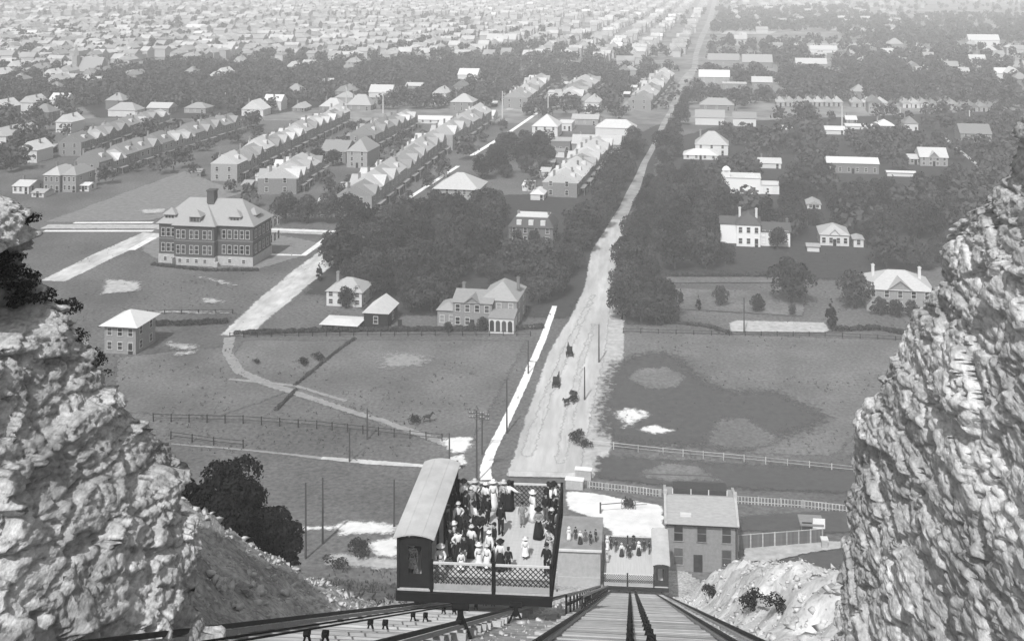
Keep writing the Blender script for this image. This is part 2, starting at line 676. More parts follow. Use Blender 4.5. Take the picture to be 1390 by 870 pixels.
ribbon('road_verge', [(805, 640), (820, 560), (834, 480), (838, 400), (838, 380)], [4.5, 4.8, 4.2, 3, 1.2], m_pale, jitter=0.6)
ribbon('wheel_rut', [(714, 620), (742, 540), (772, 470), (806, 400)], [2.2,1.4,1.6,.8], m_rut, jitter=0.7)
ribbon('wheel_rut', [(760, 630), (772, 570), (787, 500), (806, 440)], [1.5,1.9,1.1,.8], m_rut, jitter=0.7)
ribbon('dirt_road', [(318, 456), (372, 408), (420, 368), (458, 338), (486, 316)], [6.5, 8.5, 9, 8.5, 9], m_dirt, jitter=0.7)
ribbon('dirt_road', [(72, 382), (140, 348), (210, 317)], [7, 8, 8.5], m_dirt, jitter=0.6)
ribbon('cross_street', [(60, 308), (208, 308), (370, 313), (495, 318)], 5.5, m_pale, jitter=0.5)
ribbon('cross_street_path', [(100, 303), (208, 302.5)], 2.0, m_white)
ribbon('cross_street_path', [(60, 314), (208, 314)], 2.0, m_white)
ribbon('cross_street_path', [(368, 312), (495, 316)], 2.0, m_white)
ribbon('school_path', [(368, 346), (412, 347), (446, 322)], 2.0, m_white)
ribbon('school_path', [(178, 340), (208, 323)], 2.4, m_white)
ribbon('field_path', [(312, 458), (308, 478), (325, 505), (365, 522), (420, 540), (470, 557), (520, 572), (565, 588), (610, 604)], [2.6, 2.2, 2.4, 2.2, 1.8, 1.6, 1.5, 1.6, 2.0], m_path, jitter=0.3)
ribbon('field_path', [(310, 515), (400, 524), (470, 545)], 1.0, m_path, jitter=0.3)
ribbon('lower_path', [(232, 603), (330, 611), (400, 618), (440, 623)], [0.5, 0.6, 0.7, 1.0], m_path, jitter=0.2)
ribbon('lower_path', [(436, 622), (500, 628), (560, 632), (625, 636)], [0.9, 1.5, 1.2, 0.9], m_dirt, jitter=0.2)
ribbon('sidewalk', [(660, 652), (659, 636), (667, 612), (690, 566), (716, 510), (722, 492)], [1.9, 1.9, 1.8, 1.7, 1.7, 1.6], m_walk, jitter=.2)
ribbon('sidewalk', [(724, 491), (738, 458), (750, 424), (753, 416)], [1.6, 1.6, 1.4, 1.2], m_walk, jitter=.2)
ribbon('sidewalk', [(545, 276), (582, 252), (622, 226)], 1.8, m_walk)
ribbon('sidewalk', [(640, 212), (690, 181), (735, 150)], 2.2, m_walk)
ribbon('sidewalk', [(408, 222), (432, 210)], 2.0, m_walk)
ribbon('garden_path', [(702, 444), (736, 443)], 1.2, m_white)
ribbon('town_lane', [(1275, 182), (1332, 229)], 1.6, m_pale)
ribbon('town_road', [(1212, 42), (1262, 72), (1300, 95), (1362, 122)], [7, 8, 7, 6], m_pale)
ribbon('town_road', [(1150, 106), (1220, 119)], 5, m_pale)
ribbon('town_road', [(690, 150), (790, 70), (860, 20)], [4, 5, 6], m_pale)
# white scars and dark patches in the grass
sheet('bare_ground', [(596, 596), (640, 594), (636, 612), (618, 616), (604, 606)], m_white, 0.5)
sheet('bare_ground', [(612, 622), (628, 618), (634, 632), (612, 634)], m_white, 0.3)
sheet('bare_ground', [(455, 716), (478, 708), (540, 714), (540, 724), (462, 726)], m_white, 0.6)
sheet('bare_ground', [(398, 716), (450, 716), (450, 720), (398, 721)], m_white, 0.3)
sheet('bare_ground', [(490, 742), (540, 728), (540, 756), (520, 757)], m_white, 0.5)
sheet('bare_ground', [(455, 752), (545, 762), (545, 774), (440, 768)], m_pale, 0.5)
sheet('station_yard', [(768, 668), (798, 670), (897, 688), (903, 730), (838, 730), (812, 706), (772, 692)], m_white, 0.5)
sheet('station_yard', [(690, 640), (808, 644), (806, 650), (690, 648)], m_dirt, 0.2)
sheet('dark_grass', [(838, 492), (895, 478), (930, 492), (952, 518), (1000, 534), (1048, 532), (1085, 548), (1125, 566), (1085, 590), (1000, 608), (850, 604), (815, 588), (824, 525)], m_dark, 2.0)
sheet('dark_grass', [(812, 620), (1180, 640), (1180, 672), (900, 660), (812, 650)], m_dark, 0.8)
sheet('dark_grass', [(1005, 702), (1172, 692), (1172, 722), (1125, 725), (1005, 722)], m_dark, 0.4)
sheet('grass_patch', [(849, 514), (868, 502), (905, 499), (934, 512), (914, 528), (880, 530)], m_grass2, 0.6)
sheet('grass_patch', [(975, 572), (1010, 565), (1062, 598), (1010, 612), (960, 606)], m_grass2, 1.0)
sheet('grass_patch', [(862, 646), (900, 628), (950, 634), (985, 655), (900, 654)], m_grass2, 0.7)
sheet('bare_ground', [(834, 562), (858, 556), (882, 562), (866, 572), (848, 580), (846, 572)], m_white, 0.8)
sheet('bare_ground', [(866, 585), (890, 579), (912, 586), (890, 591)], m_white, 0.5)
sheet('pale_bed', [(990, 440), (1000, 436), (1118, 439), (1126, 449), (1120, 453), (992, 451)], m_pale, 0.5)
sheet('garden', [(902, 377), (1100, 377), (1100, 384), (902, 385)], m_grass2, 0.4)
sheet('garden', [(900, 392), (1095, 397), (1090, 430), (915, 420)], m_grass2, 0.6)
sheet('worn_grass', [(520, 478), (585, 484), (575, 496), (515, 500)], m_path, 1.6)
for q in ([(145, 380), (190, 384), (188, 396), (140, 400)], [(268, 376), (300, 382), (322, 390), (300, 386)], [(274, 404), (312, 412), (278, 412)],
          [(225, 466), (262, 470), (268, 477), (236, 474)], [(236, 480), (262, 479), (258, 483), (238, 483)], [(215, 424), (310, 425), (310, 427), (215, 426)], [(190, 286), (225, 284), (222, 290), (195, 291)]):
    sheet('bare_ground', q, m_pale, 0.7)
sheet('lower_lawn', [(1010, 742), (1110, 738), (1160, 735), (1172, 742), (1100, 752), (1050, 764), (1010, 764)], m_pale, 0.3)
sheet('lower_lawn', [(1058, 766), (1105, 752), (1172, 745), (1172, 790), (1100, 790)], m_dark, 0.3)
for px, py, wpx, hpx in ((1150, 30, 150, 5), (1130, 62, 130, 5), (820, 66, 130, 6), (150, 55, 190, 4), (60, 150, 60, 8), (1180, 40, 90, 4), (700, 22, 110, 4), (1020, 45, 70, 4)):
    sheet('open_lot', [(px - wpx / 2, py - hpx / 2), (px + wpx / 2, py - hpx / 2), (px + wpx / 2 - 8, py + hpx / 2), (px - wpx / 2 - 8, py + hpx / 2)], m_pale, 4)
# the bay beyond the town
sheet('bay', None, M('bay water', 0.35, 0.1, 0.01, rough=0.2, world_co=True, spec=0.5), 0, world_pts=[(-5000, 3300), (5000, 3300), (5000, 6200), (-5000, 6200)])

# ------------------------------------------------------------------ rock cut on both sides of the tracks


def cliff(name, x0, z0, lean, side, pts_px, ztop, zbot, nz, ns, recess=None):
    """side -1: wall left of the tracks, +1: right. pts_px is the edge seen against the town, top to bottom"""
    ez, ey = [], []
    for px, py in pts_px:                       # edge lies in the plane x = x0 + side*lean*(z-z0)
        d = ray(px, py)
        t = (x0 + side * lean * (H - z0)) / (d[0] - side * lean * d[2])
        p = d * t + np.array([0, 0, H])
        ez.append(p[2])
        ey.append(p[1])
    ez, ey = np.array(ez), np.array(ey)
    # run on above the frame
    ez = np.concatenate([[ztop + 0.5], ez, [zbot - 1]])
    ey = np.concatenate([[ey[0] - (ztop - ez[1]) * 0.4], ey, [ey[-1] + 0.5]])
    o = np.argsort(ez)
    ez, ey = ez[o], ey[o]
    z = np.linspace(zbot, ztop, nz)
    yed = np.interp(z, ez, ey)
    s1 = np.linspace(0, 1, ns) ** 2.1           # along the cut, towards the camera
    s2 = np.concatenate([np.linspace(0, 5, ns // 4)[1:], np.linspace(5.5, 60, ns // 8)])
    nback = len(s2)
    Zc = np.repeat(z[:, None], ns + nback, 1)
    Yc = np.zeros_like(Zc)
    Xc = np.zeros_like(Zc)
    xw = x0 + side * lean * (z - z0)
    Yc[:, nback:] = yed[:, None] - s1[None, :] * (yed[:, None] + 6.0)
    Xc[:, nback:] = xw[:, None]
    Yc[:, :nback] = yed[:, None] - 0.25 * s2[::-1][None, :] * 0.3
    Xc[:, :nback] = xw[:, None] + side * s2[::-1][None, :]
    # outward normals, softened round the corner
    k = np.clip((np.arange(ns + nback) - nback) / 10.0, -1, 1)
    nx = np.sqrt(np.clip((k + 1) / 2, 0, 1))
    ny = np.sqrt(np.clip((1 - k) / 2, 0, 1))
    P = np.stack([Xc.ravel() * 0.8, Yc.ravel() * 0.42, Zc.ravel()], 1)
    W = np.stack([fbm(P * 0.8, 3 + side, 3), fbm(P * 0.8, 9 + side, 3), fbm(P * 0.8, 15 + side, 3)], 1)
    Q = P + W * 0.5
    f1, g1 = facets(Q * np.array([0.62, 0.62, 0.62]), 21 + side)
    f2, g2 = facets(Q * np.array([1.7, 1.7, 1.5]) + 7, 41 + side)
    f3, g3 = facets(Q * np.array([5, 5, 4.6]) + 3, 61 + side)
    f4, g4 = facets(Q * np.array([11.0, 11.0, 9.5]) + 11, 71 + side)
    dsp = 0.5 * f1 + 0.3 * f2 + 0.085 * f3 + 0.03 * f4
    dsp += fbm(P * np.array([1, 1.4, .5]) * 1.5, 83 + side, 4, 0.5) * 0.3 + fbm(P * 0.3, 77 + side, 2) * (0.35 if side < 0 else 0.7)
    dsp += fbm(P * 5, 91 + side, 3, 0.6) * 0.04
    dsp -= 0.2 * np.exp(-(g1 / 0.025) ** 2) + 0.16 * np.exp(-(g2 / 0.035) ** 2) + 0.09 * np.exp(-(g3 / 0.06) ** 2) + 0.04 * np.exp(-(g4 / 0.08) ** 2)
    # bedding: slabs standing proud of one another
    bed = Zc.ravel() * 1.15 + W[:, 0] * .8
    bi = np.floor(bed).astype(np.int64)
    dsp += (hash3(bi, bi * 0, bi * 0, 7) - .5) * .2 - 0.14 * np.exp(-((bed - bi - .03) / 0.035) ** 2)
    dsp += 0.42 if side > 0 else 0.1
    # upright joints left by blasting
    jt = np.abs(((Yc.ravel() + W[:, 1] * 1.6) * 0.55) % 1.0 - 0.5)
    dsp -= 0.18 * np.exp(-(jt / 0.03) ** 2)
    dsp = dsp.reshape(Xc.shape) * (0.75 if side < 0 else 0.6)
    if recess:
        (ya, yb, za, zb, dep) = recess
        m = sstep(ya - .15, ya + .25, Yc) * (1 - sstep(yb - .2, yb + .1, Yc)) * sstep(za - .5, za + .4, Zc) * (1 - sstep(zb - .12, zb + .06, Zc))
        dsp = dsp - dep * m
        m2 = sstep(ya - .2, ya + .4, Yc) * sstep(zb, zb + .15, Zc) * (1 - sstep(zb + .9, zb + 1.4, Zc))
        dsp = dsp + 0.45 * m2
    X = Xc - side * nx[None, :] * dsp
    Y = Yc + ny[None, :] * dsp * 0.8
    Z = Zc + vnoise(np.stack([P[:, 0], P[:, 1] * 1.5, np.zeros(len(P))], 1), 5).reshape(Zc.shape) * 0.8 * (Zc > ztop - 2.0)
    v = np.stack([X.ravel(), Y.ravel(), Z.ravel()], 1)
    f = grid_faces(nz, ns + nback)
    if side > 0:
        f = f[:, ::-1]
    # top slab going back into the hill
    me = np_mesh(name, v, f, m_rock)
    bm = bmesh.new()
    bm.from_mesh(me)
    bm.verts.ensure_lookup_table()
    top0 = (nz - 1) * (ns + nback)
    row = [bm.verts[top0 + i] for i in range(ns + nback)]
    back = [bm.verts.new((side * 75, w.co.y, w.co.z + 0.6)) for w in row]
    for i in range(len(row) - 1):
        try:
            bm.faces.new((row[i], row[i + 1], back[i + 1], back[i]))
        except ValueError:
            pass
    bm.normal_update()
    bm.to_mesh(me)
    bm.free()
    ob = link(name, me)
    tag(ob, kind='structure')
    return X, Y, Z, nback


CL = cliff('cliff', -12.3, 70.0, 0.55, -1,
           [(-4, 268), (14, 300), (34, 322), (48, 372), (74, 392), (92, 425), (112, 446), (134, 478), (146, 512), (160, 545), (184, 566), (208, 588), (228, 604), (240, 622), (242, 690), (250, 704), (258, 740), (268, 770), (276, 815), (286, 850), (290, 872)],
           86.5, 63.0, 450, 270, recess=(23.3, 26.6, 75.9, 77.55, 1.5))
CR = cliff('cliff', 7.4, 70.0, 0.12, 1,
           [(1425, 130), (1402, 170), (1384, 196), (1362, 222), (1350, 262), (1322, 290), (1296, 318), (1284, 342), (1278, 384), (1262, 408), (1240, 440), (1233, 474), (1212, 520), (1194, 546), (1180, 580), (1168, 612), (1172, 668), (1168, 700), (1160, 760), (1153, 800), (1150, 868)],
           86.5, 63.0, 450, 270)

# ------------------------------------------------------------------ loose rocks


def rock_mesh(name, seed, r=1.0, mat=None, sub=2):
    bm = bmesh.new()
    bmesh.ops.create_icosphere(bm, subdivisions=sub, radius=r)
    P = np.array([v.co[:] for v in bm.verts])
    f, g = facets(P / r * 0.9 + seed * 3.1, seed)
    n = fbm(P / r * 2.2 + seed, seed, 3)
    for v, a, b in zip(bm.verts, f, n):
        v.co *= 1 + 0.75 * a + 0.3 * b
        v.co.z *= 0.72
    me = bpy.data.meshes.new(name)
    bm.to_mesh(me)
    bm.free()
    me.materials.append(mat or m_boulder)
    return me


rock_kinds = [rock_mesh('boulder', i + 1, sub=3) for i in range(6)]


def boulder(px, py, size, label, y=None):
    size *= .34
    p = G(px, py) if y is None else at_depth(px, py, y)
    z = float(ground_z(p[0], p[1]))
    o = link('boulder', random.choice(rock_kinds), None, (p[0], p[1], z + size * 0.12), random.uniform(0, 6), (size * 0.5 * random.uniform(.9, 1.3), size * 0.5, size * 0.5))
    tag(o, label, 'boulder', 'boulders lying beside the tracks')
    return o


for px, py, s, l in ((965, 812, 2.2, 'pale jagged boulder over a dark hollow on the white rubble bank'), (1040, 826, 2.0, 'broad boulder beside the second dark hollow of the rubble bank'),
                     (1000, 812, 1.5, 'rounded boulder between the two dark hollows of the rubble bank'), (1090, 812, 1.3, 'boulder at the rubble bank near the right cliff foot'),
                     (935, 815, 1.2, 'boulder close beside the outer right rail'), (1075, 846, 1.4, 'rough boulder low on the rubble bank by the cliff'),
                     (330, 802, 1.6, 'pale boulder in the rubble below the dark trees'), (352, 806, 1.3, 'flat pale stone right of the boulder below the dark trees'),
                     (300, 800, 1.3, 'boulder touching the foot of the left cliff'), (318, 822, 1.0, 'small stone between left cliff foot and left rail'),
                     (420, 816, 1.2, 'pale stone on the bank above the left rail'), (1112, 780, 1.4, 'boulder on the crest of the rubble bank near the cliff')):
    boulder(px, py, s, l)
# small broken stone, uncountable
rv, rf = [], []


def chip(seed):
    rs = np.random.RandomState(seed)
    bm = bmesh.new()
    for p in rs.normal(size=(11, 3)) * np.array([1.0, .75, .55]) * .75:
        bm.verts.new(p)
    bmesh.ops.convex_hull(bm, input=bm.verts[:])
    bmesh.ops.delete(bm, geom=[v for v in bm.verts if not v.link_faces], context='VERTS')
    me = bpy.data.meshes.new('stone')
    bm.to_mesh(me)
    bm.free()
    return me


small = [chip(i) for i in range(12)]
sm = [(np.array([v.co[:] for v in m.vertices]), np.array([p.vertices[:] for p in m.polygons])) for m in small]
for m in small:
    bpy.data.meshes.remove(m)
cnt = 0
for i in range(14000):
    y = 24 + 100 * RS.rand() ** 1.2
    x = RS.uniform(4.8, 19) if RS.rand() < 0.5 else (RS.uniform(-22, -12.2) if RS.rand() < 0.62 else RS.uniform(-12.2, 4.6))
    if x < -12.2:
        y = RS.uniform(25, 63)
    if -12.2 < x < 4.9 and (abs(x - TRACK_R) < 3.3):
        continue
    s = 0.035 + 0.2 * RS.rand() ** 7
    v, f = sm[i % 12]
    a = RS.rand() * 6.28
    R = np.array([[math.cos(a), -math.sin(a), 0], [math.sin(a), math.cos(a), 0], [0, 0, 1]])
    rv.append((v * s) @ R.T + np.array([x, y, float(ground_z(x, y)) + s * 0.2]))
    rf.append(f + cnt)
    cnt += len(v)
tag(link('rubble', np_mesh('rubble', np.concatenate(rv), np.concatenate(rf), M('rubble stone', 0.5, 0.45, 3.0, world_co=True))), kind='stuff')

# ------------------------------------------------------------------ incline tracks
SL = math.atan(TS)


def on_plane(x, y, up=0.0):
    return (x, y, float(zp(y)) + up)


sheave_mb = MB()
for sx in (-.42, .42):
    sheave_mb.bar((sx - .22, 0, -.25), (sx - .04, 0, .42), .09)
    sheave_mb.bar((sx + .22, 0, -.25), (sx + .04, 0, .42), .09)
    sheave_mb.bar((sx - .3, 0, -.2), (sx + .3, 0, -.2), .12)
sheave_me = sheave_mb.mesh('sheave_stand', m_iron)
roll_me = MB().tube([(-.14, 0, 0), (.14, 0, 0)], .16, 8).mesh('roller', m_iron)
tie_me = MB().box((0, 0, 0), (7.6, .52, .22)).mesh('tie', m_tim)
tie2_me = MB().box((0, 0, 0), (6.6, .34, .22)).mesh('tie', m_tim)


def track(cx, gauge, label, rails, tie_step, tie_w, ties, shs=3.4, sk=1.0):
    t = thing('incline_track', label, 'railway track', on_plane(cx, 20))
    base = Vector(on_plane(cx, 20))
    y0, y1 = 9.0, 136.5
    for rx in rails:
        mb = MB()
        mb.bar(Vector(on_plane(cx + rx, y0, -.02)) - base, Vector(on_plane(cx + rx, y1, -.16)) - base, .18, .1)
        r = mb.obj('stringer', m_tim, t)
        mr = MB()
        mr.bar(Vector(on_plane(cx + rx, y0, .17)) - base, Vector(on_plane(cx + rx, y1, -.05)) - base, .075, .12)
        mr.obj('rail', m_rail, r)
    y = 12.0
    k = 0
    while y < 134 and k < 290:
        o = link('tie', ties, t, Vector(on_plane(cx + random.uniform(-.12, .12), y, -.27 + random.uniform(-.03, .03))) - base)
        o.rotation_euler = (-SL, random.uniform(-.01, .01), random.uniform(-.012, .012))
        o.scale = (tie_w * random.uniform(.97, 1.03), random.uniform(.9, 1.05), 1)
        y += tie_step * random.uniform(.94, 1.06)
        k += 1
    y = 14.0
    while y < 126:
        o = link('sheave_stand', sheave_me, t, Vector(on_plane(cx, y, -.1 if sk == 1 else -.2)) - base, 0, sk)
        for sx in (-.42, .42):
            link('roller', roll_me, o, (sx, 0, .42))
        y += shs
    for sx in (-.42, .42):
        mb = MB()
        mb.bar(Vector(on_plane(cx + sx * sk, y0, .42 * sk)) - base, Vector(on_plane(cx + sx * sk, 128 if cx > 0 else 58, .42 * sk)) - base, .045)
        mb.obj('haul_cable', m_iron, t)
    return t


track(TRACK_R, 5.74, 'straight plank-decked incline track running down to the lower car', (-2.87, 2.87, 3.8), 0.62, 0.96, tie_me, 3.4, .8)
track(TRACK_L, 5.24, 'rubble-filled incline track under the crowded upper car', (-2.62, 2.62), 1.5, 0.92, tie2_me, 7.0, .62)
for px, py, hgt, lb in ((625, 866, 1.15, 'nearer iron guide frame standing in the rubble between the tracks'), (700, 846, .9, 'farther iron guide frame in the rubble below the upper car')):
    p = G(px, py)
    o = thing('guide_frame', lb, 'cable guide', p)
    MB().bar((-.5, 0, -.3), (-.06, 0, hgt * .7), .09).bar((.5, 0, -.3), (.06, 0, hgt * .7), .09).obj('leg', m_iron, o)
    MB().box((0, 0, hgt * .72), (.2, .16, hgt * .6)).obj('post', m_iron, o)
    MB().tube([(-.3, 0, hgt), (.3, 0, hgt)], .13, 8).obj('roller', m_iron, o)
# loose handrail trestle between the tracks
hr = thing('trestle_rail', 'low wooden rail trestle between the two tracks below the upper car', 'railing', on_plane(-3.6, 60))
b0 = Vector(on_plane(-3.6, 60))
for dx in (0, .9):
    for u in (.25, .75):
        MB().bar(Vector(on_plane(-3.6 + dx, 58, u)) - b0, Vector(on_plane(-3.6 + dx, 126, u)) - b0, .1, .14).obj('rail', m_timd if u < .5 else m_tim, hr)
    for k in range(18):
        y = 58 + k * 4
        MB().bar(Vector(on_plane(-3.6 + dx, y, -.5)) - b0, Vector(on_plane(-3.6 + dx, y, .8)) - b0, .12).obj('post', m_timd, hr)

# ------------------------------------------------------------------ incline cars
CAR_W, CAR_L, CAB = 8.15, 8.5, 1.85


def lattice(p, q, h, pitch=.28, w=.07):
    """diagonal lattice between two floor points"""
    mb = MB()
    p, q = Vector(p), Vector(q)
    Lh = (q - p).length
    d = (q - p) / Lh
    n = d.cross(Vector((0, 0, 1)))
    k = -h
    while k < Lh:
        for sgn in (1, -1):
            a, b = k, k + h
            a0, b0 = max(a, 0), min(b, Lh)
            if b0 - a0 > .05:
                za, zb = a0 - a, b0 - a
                if sgn < 0:
                    za, zb = h - za, h - zb
                mb.bar(p + d * a0 + Vector((0, 0, za)) + n * .012 * sgn, p + d * b0 + Vector((0, 0, zb)) + n * .012 * sgn, .02, w, up=n)
        k += pitch
    return mb


def incline_car(label, x_left, y_near, zfloor, side):
    """side -1: cabin on the left. local x from -W/2 to W/2, y from 0 (uphill end) to L, z 0 at the floor"""
    t = thing('incline_car', label, 'railway car', (x_left + CAR_W / 2, y_near, zfloor))
    W, L = CAR_W / 2, CAR_L
    m = lambda x: x * (-side)            # written for a cabin on the left, mirrored for the other
    fx0, fx1 = -W + CAB, W               # open deck
    mb = MB()
    n = 26
    for i in range(n):
        y = L * (i + .5) / n
        mb.box((0, y, -.05), (2 * W - .1, L / n - .015, .09))
    fl = mb.obj('deck', m_deck, t)
    # underframe
    for a, b in (((-W, 0, -.32), (W, 0, -.32)), ((-W, L, -.32), (W, L, -.32))):
        MB().bar(a, b, .3, .46).obj('end_beam', m_iron, t)
    for x in (-W + .1, -2.6, 2.6, W - .1):
        MB().bar((m(x), .16, -.3), (m(x), L - .16, -.3), .2, .36).obj('sole_beam', m_iron, t)
    # wedge legs down to the wheels
    for rx in (-2.62, 2.62):
        xo = m(rx - .55)
        for yy in (.8, 4.4, 7.6):
            zb = -TS * yy - .35
            MB().bar((xo, yy, -.4), (xo, yy, zb), .24).obj('leg', m_iron, t)
        MB().bar((xo, .4, -.55), (xo, 7.9, -TS * 7.9 - .3), .22, .3).obj('incline_beam', m_iron, t)
        MB().bar((xo, 7.6, -.5), (xo, 4.4, -TS * 4.4 - .3), .16).obj('brace', m_iron, t)
        for yy in (.9, 7.2):
            MB().tube([(xo - .09, yy, -TS * yy - .3), (xo + .09, yy, -TS * yy - .3)], .4, 14).obj('wheel', m_iron, t)
    # fences: front (uphill) and far end lattice
    cp = (fx0 + fx1) / 2 + .1
    for yy, nm in ((.06, 'near'), (L - .06, 'far')):
        for a, b in ((fx0 + .12, cp - .12), (cp + .12, fx1 - .12)):
            if nm == 'near':
                MB().box((m((a + b) / 2), yy, .17), (abs(b - a), .05, .3)).obj('kick_board', m_panel, t)
            z0 = .34 if nm == 'near' else .1
            la = lattice((m(a), yy, z0), (m(b), yy, z0), 1.25 if nm == 'far' else 1.0, .27, .075)
            tag(la.obj('lattice', m_lattice, t), kind='stuff')
            MB().box((m((a + b) / 2), yy + .004, z0 + (1.28 if nm == 'far' else 1.04)), (abs(b - a) + .1, .09, .1)).obj('top_rail', m_trim, t)
        for x in (fx0, cp, fx1 - .06):
            MB().box((m(x), yy, .72), (.2 if x == cp else .16, .14, 1.62)).obj('gate_post', m_iron, t)
    # open side
    la = lattice((m(fx1 - .05), .2, .1), (m(fx1 - .05), L - .2, .1), 1.2, .27, .07)
    tag(la.obj('lattice', m_lattice, t), kind='stuff')
    MB().bar((m(fx1 - .05), .1, 1.36), (m(fx1 - .05), L - .1, 1.36), .1).obj('side_rail', m_timd, t)
    for yy in (2.1, 4.25, 6.4):
        MB().box((m(fx1 - .05), yy, .7), (.12, .14, 1.4)).obj('side_post', m_iron, t)
    # cabin: posts, benches, back wall, roof
    for x in (-W + .08, -W + CAB - .08):
        for yy in (.1, 2.2, 4.3, 6.4, L - .1):
            MB().box((m(x), yy, 1.33), (.13, .13, 2.66)).obj('cabin_post', m_timd, t)
    MB().box((m(-W + .08), L / 2, .5), (.06, L - .3, 1.0)).obj('cabin_wall', m_timd, t)
    MB().box((m(-W + .45), L / 2, .42), (.5, L - .5, .08)).obj('bench', m_timd, t)
    MB().box((m(-W + CAB - .02), L / 2, 2.5), (.06, L - .3, .34)).obj('eaves_board', m_timd, t)
    for x0, x1 in ((-W + .16, -W + .62), (-W + 1.3, -W + CAB - .16)):
        MB().box((m((x0 + x1) / 2), .1, 1.3), (x1 - x0, .05, 2.5)).obj('end_panel', m_timd, t)
    MB().box((m(-W + CAB / 2), .1, .4), (CAB - .3, .045, .7)).obj('end_panel', m_timd, t)
    MB().box((m(-W + CAB / 2), .1, 2.42), (CAB - .3, .045, .44)).obj('end_panel', m_timd, t)
    MB().box((m(-W + CAB / 2), L - .1, 1.3), (CAB - .3, .05, 2.5)).obj('end_panel', m_timd, t)
    # arched roof
    prof = []
    ov = .17
    k = 11
    for i in range(k):
        u = i / (k - 1)
        x = -W - ov + (CAB + 2 * ov) * u
        prof.append((x, 2.68 + .24 * math.sin(PI * u) ** .8))
    v, f = [], []
    for yy in (-.12, L - .35):
        for x, z in prof:
            v.append((m(x), yy, z))
        for x, z in prof:
            v.append((m(x), yy, z - .07))
    for i in range(k - 1):
        a, b = i, i + 1
        f += [(a, b, 2 * k + b, 2 * k + a), (k + b, k + a, 3 * k + a, 3 * k + b), (b, a, k + a, k + b), (2 * k + a, 2 * k + b, 3 * k + b, 3 * k + a)]
    f += [(0, 2 * k, 3 * k, k), (k - 1, 2 * k - 1, 4 * k - 1, 3 * k - 1)]
    mb = MB()
    mb.add(v, f)
    me = mb.mesh('roof', m_canvas)
    bm = bmesh.new()
    bm.from_mesh(me)
    bmesh.ops.recalc_face_normals(bm, faces=bm.faces[:])
    bm.to_mesh(me)
    bm.free()
    rf = link('roof', me, t)
    for i in (3, 7):
        x, z = prof[i]
        MB().bar((m(x), -.11, z + .01), (m(x), L - .36, z + .01), .04, .015).obj('batten', m_canvas, rf)
    return t


UZ, UY, UX = 52.6, 52.7, -12.15
LZ, LY, LX = 8.45, 127.0, -3.35
upper_car = incline_car('crowded incline car at the upper left with pale arched roof over its side cabin', UX, UY, UZ, -1)
lower_car = incline_car('smaller looking incline car far down the decked track beside the brick station', LX, LY, LZ, 1)

# ------------------------------------------------------------------ people


def skin(name, verts, edges, radii, mat, levels=1):
    me = bpy.data.meshes.new('tmp')
    me.from_pydata(verts, edges, [])
    o = bpy.data.objects.new('tmp', me)
    COL.objects.link(o)
    o.modifiers.new('s', 'SKIN')
    lay = me.skin_vertices[0].data
    for i, r in enumerate(radii):
        lay[i].radius = (r, r) if not isinstance(r, tuple) else r
        lay[i].use_root = (i == 0)
    if levels:
        sb = o.modifiers.new('u', 'SUBSURF')
        sb.levels = levels
        sb.render_levels = levels
    dg = bpy.context.evaluated_depsgraph_get()
    out = bpy.data.meshes.new_from_object(o.evaluated_get(dg))
    out.name = name
    out.materials.clear()
    out.materials.append(mat)
    out.polygons.foreach_set('use_smooth', [True] * len(out.polygons))
    bpy.data.objects.remove(o)
    bpy.data.meshes.remove(me)
    return out


# arm poses: elbow and wrist (right arm, +x side), facing -y
ARMS = {'down': ((.25, .03, 1.13), (.27, -.05, .89)), 'rail': ((.27, .0, 1.13), (.22, -.27, 1.08)), 'fold': ((.26, -.02, 1.14), (.06, -.22, 1.14)),
        'hip': ((.36, .06, 1.15), (.17, -.04, 1.0)), 'out': ((.42, .02, 1.24), (.62, -.12, 1.12)), 'up': ((.28, -.12, 1.2), (.17, -.2, 1.48)), 'back': ((.25, .1, 1.14), (.1, .17, .98))}
LEGS = {'stand': (((.10, 0, .49), (.11, .03, .09)), ((-.10, 0, .49), (-.11, .03, .09))),
        'stride': (((.10, -.14, .50), (.10, -.2, .09)), ((-.10, .04, .49), (-.10, .24, .11))),
        'lean': (((.10, -.04, .49), (.13, .02, .09)), ((-.10, -.12, .50), (-.02, -.05, .09))),
        'sit': (((.10, -.42, .90), (.11, -.42, .50)), ((-.10, -.42, .90), (-.11, -.42, .50)))}


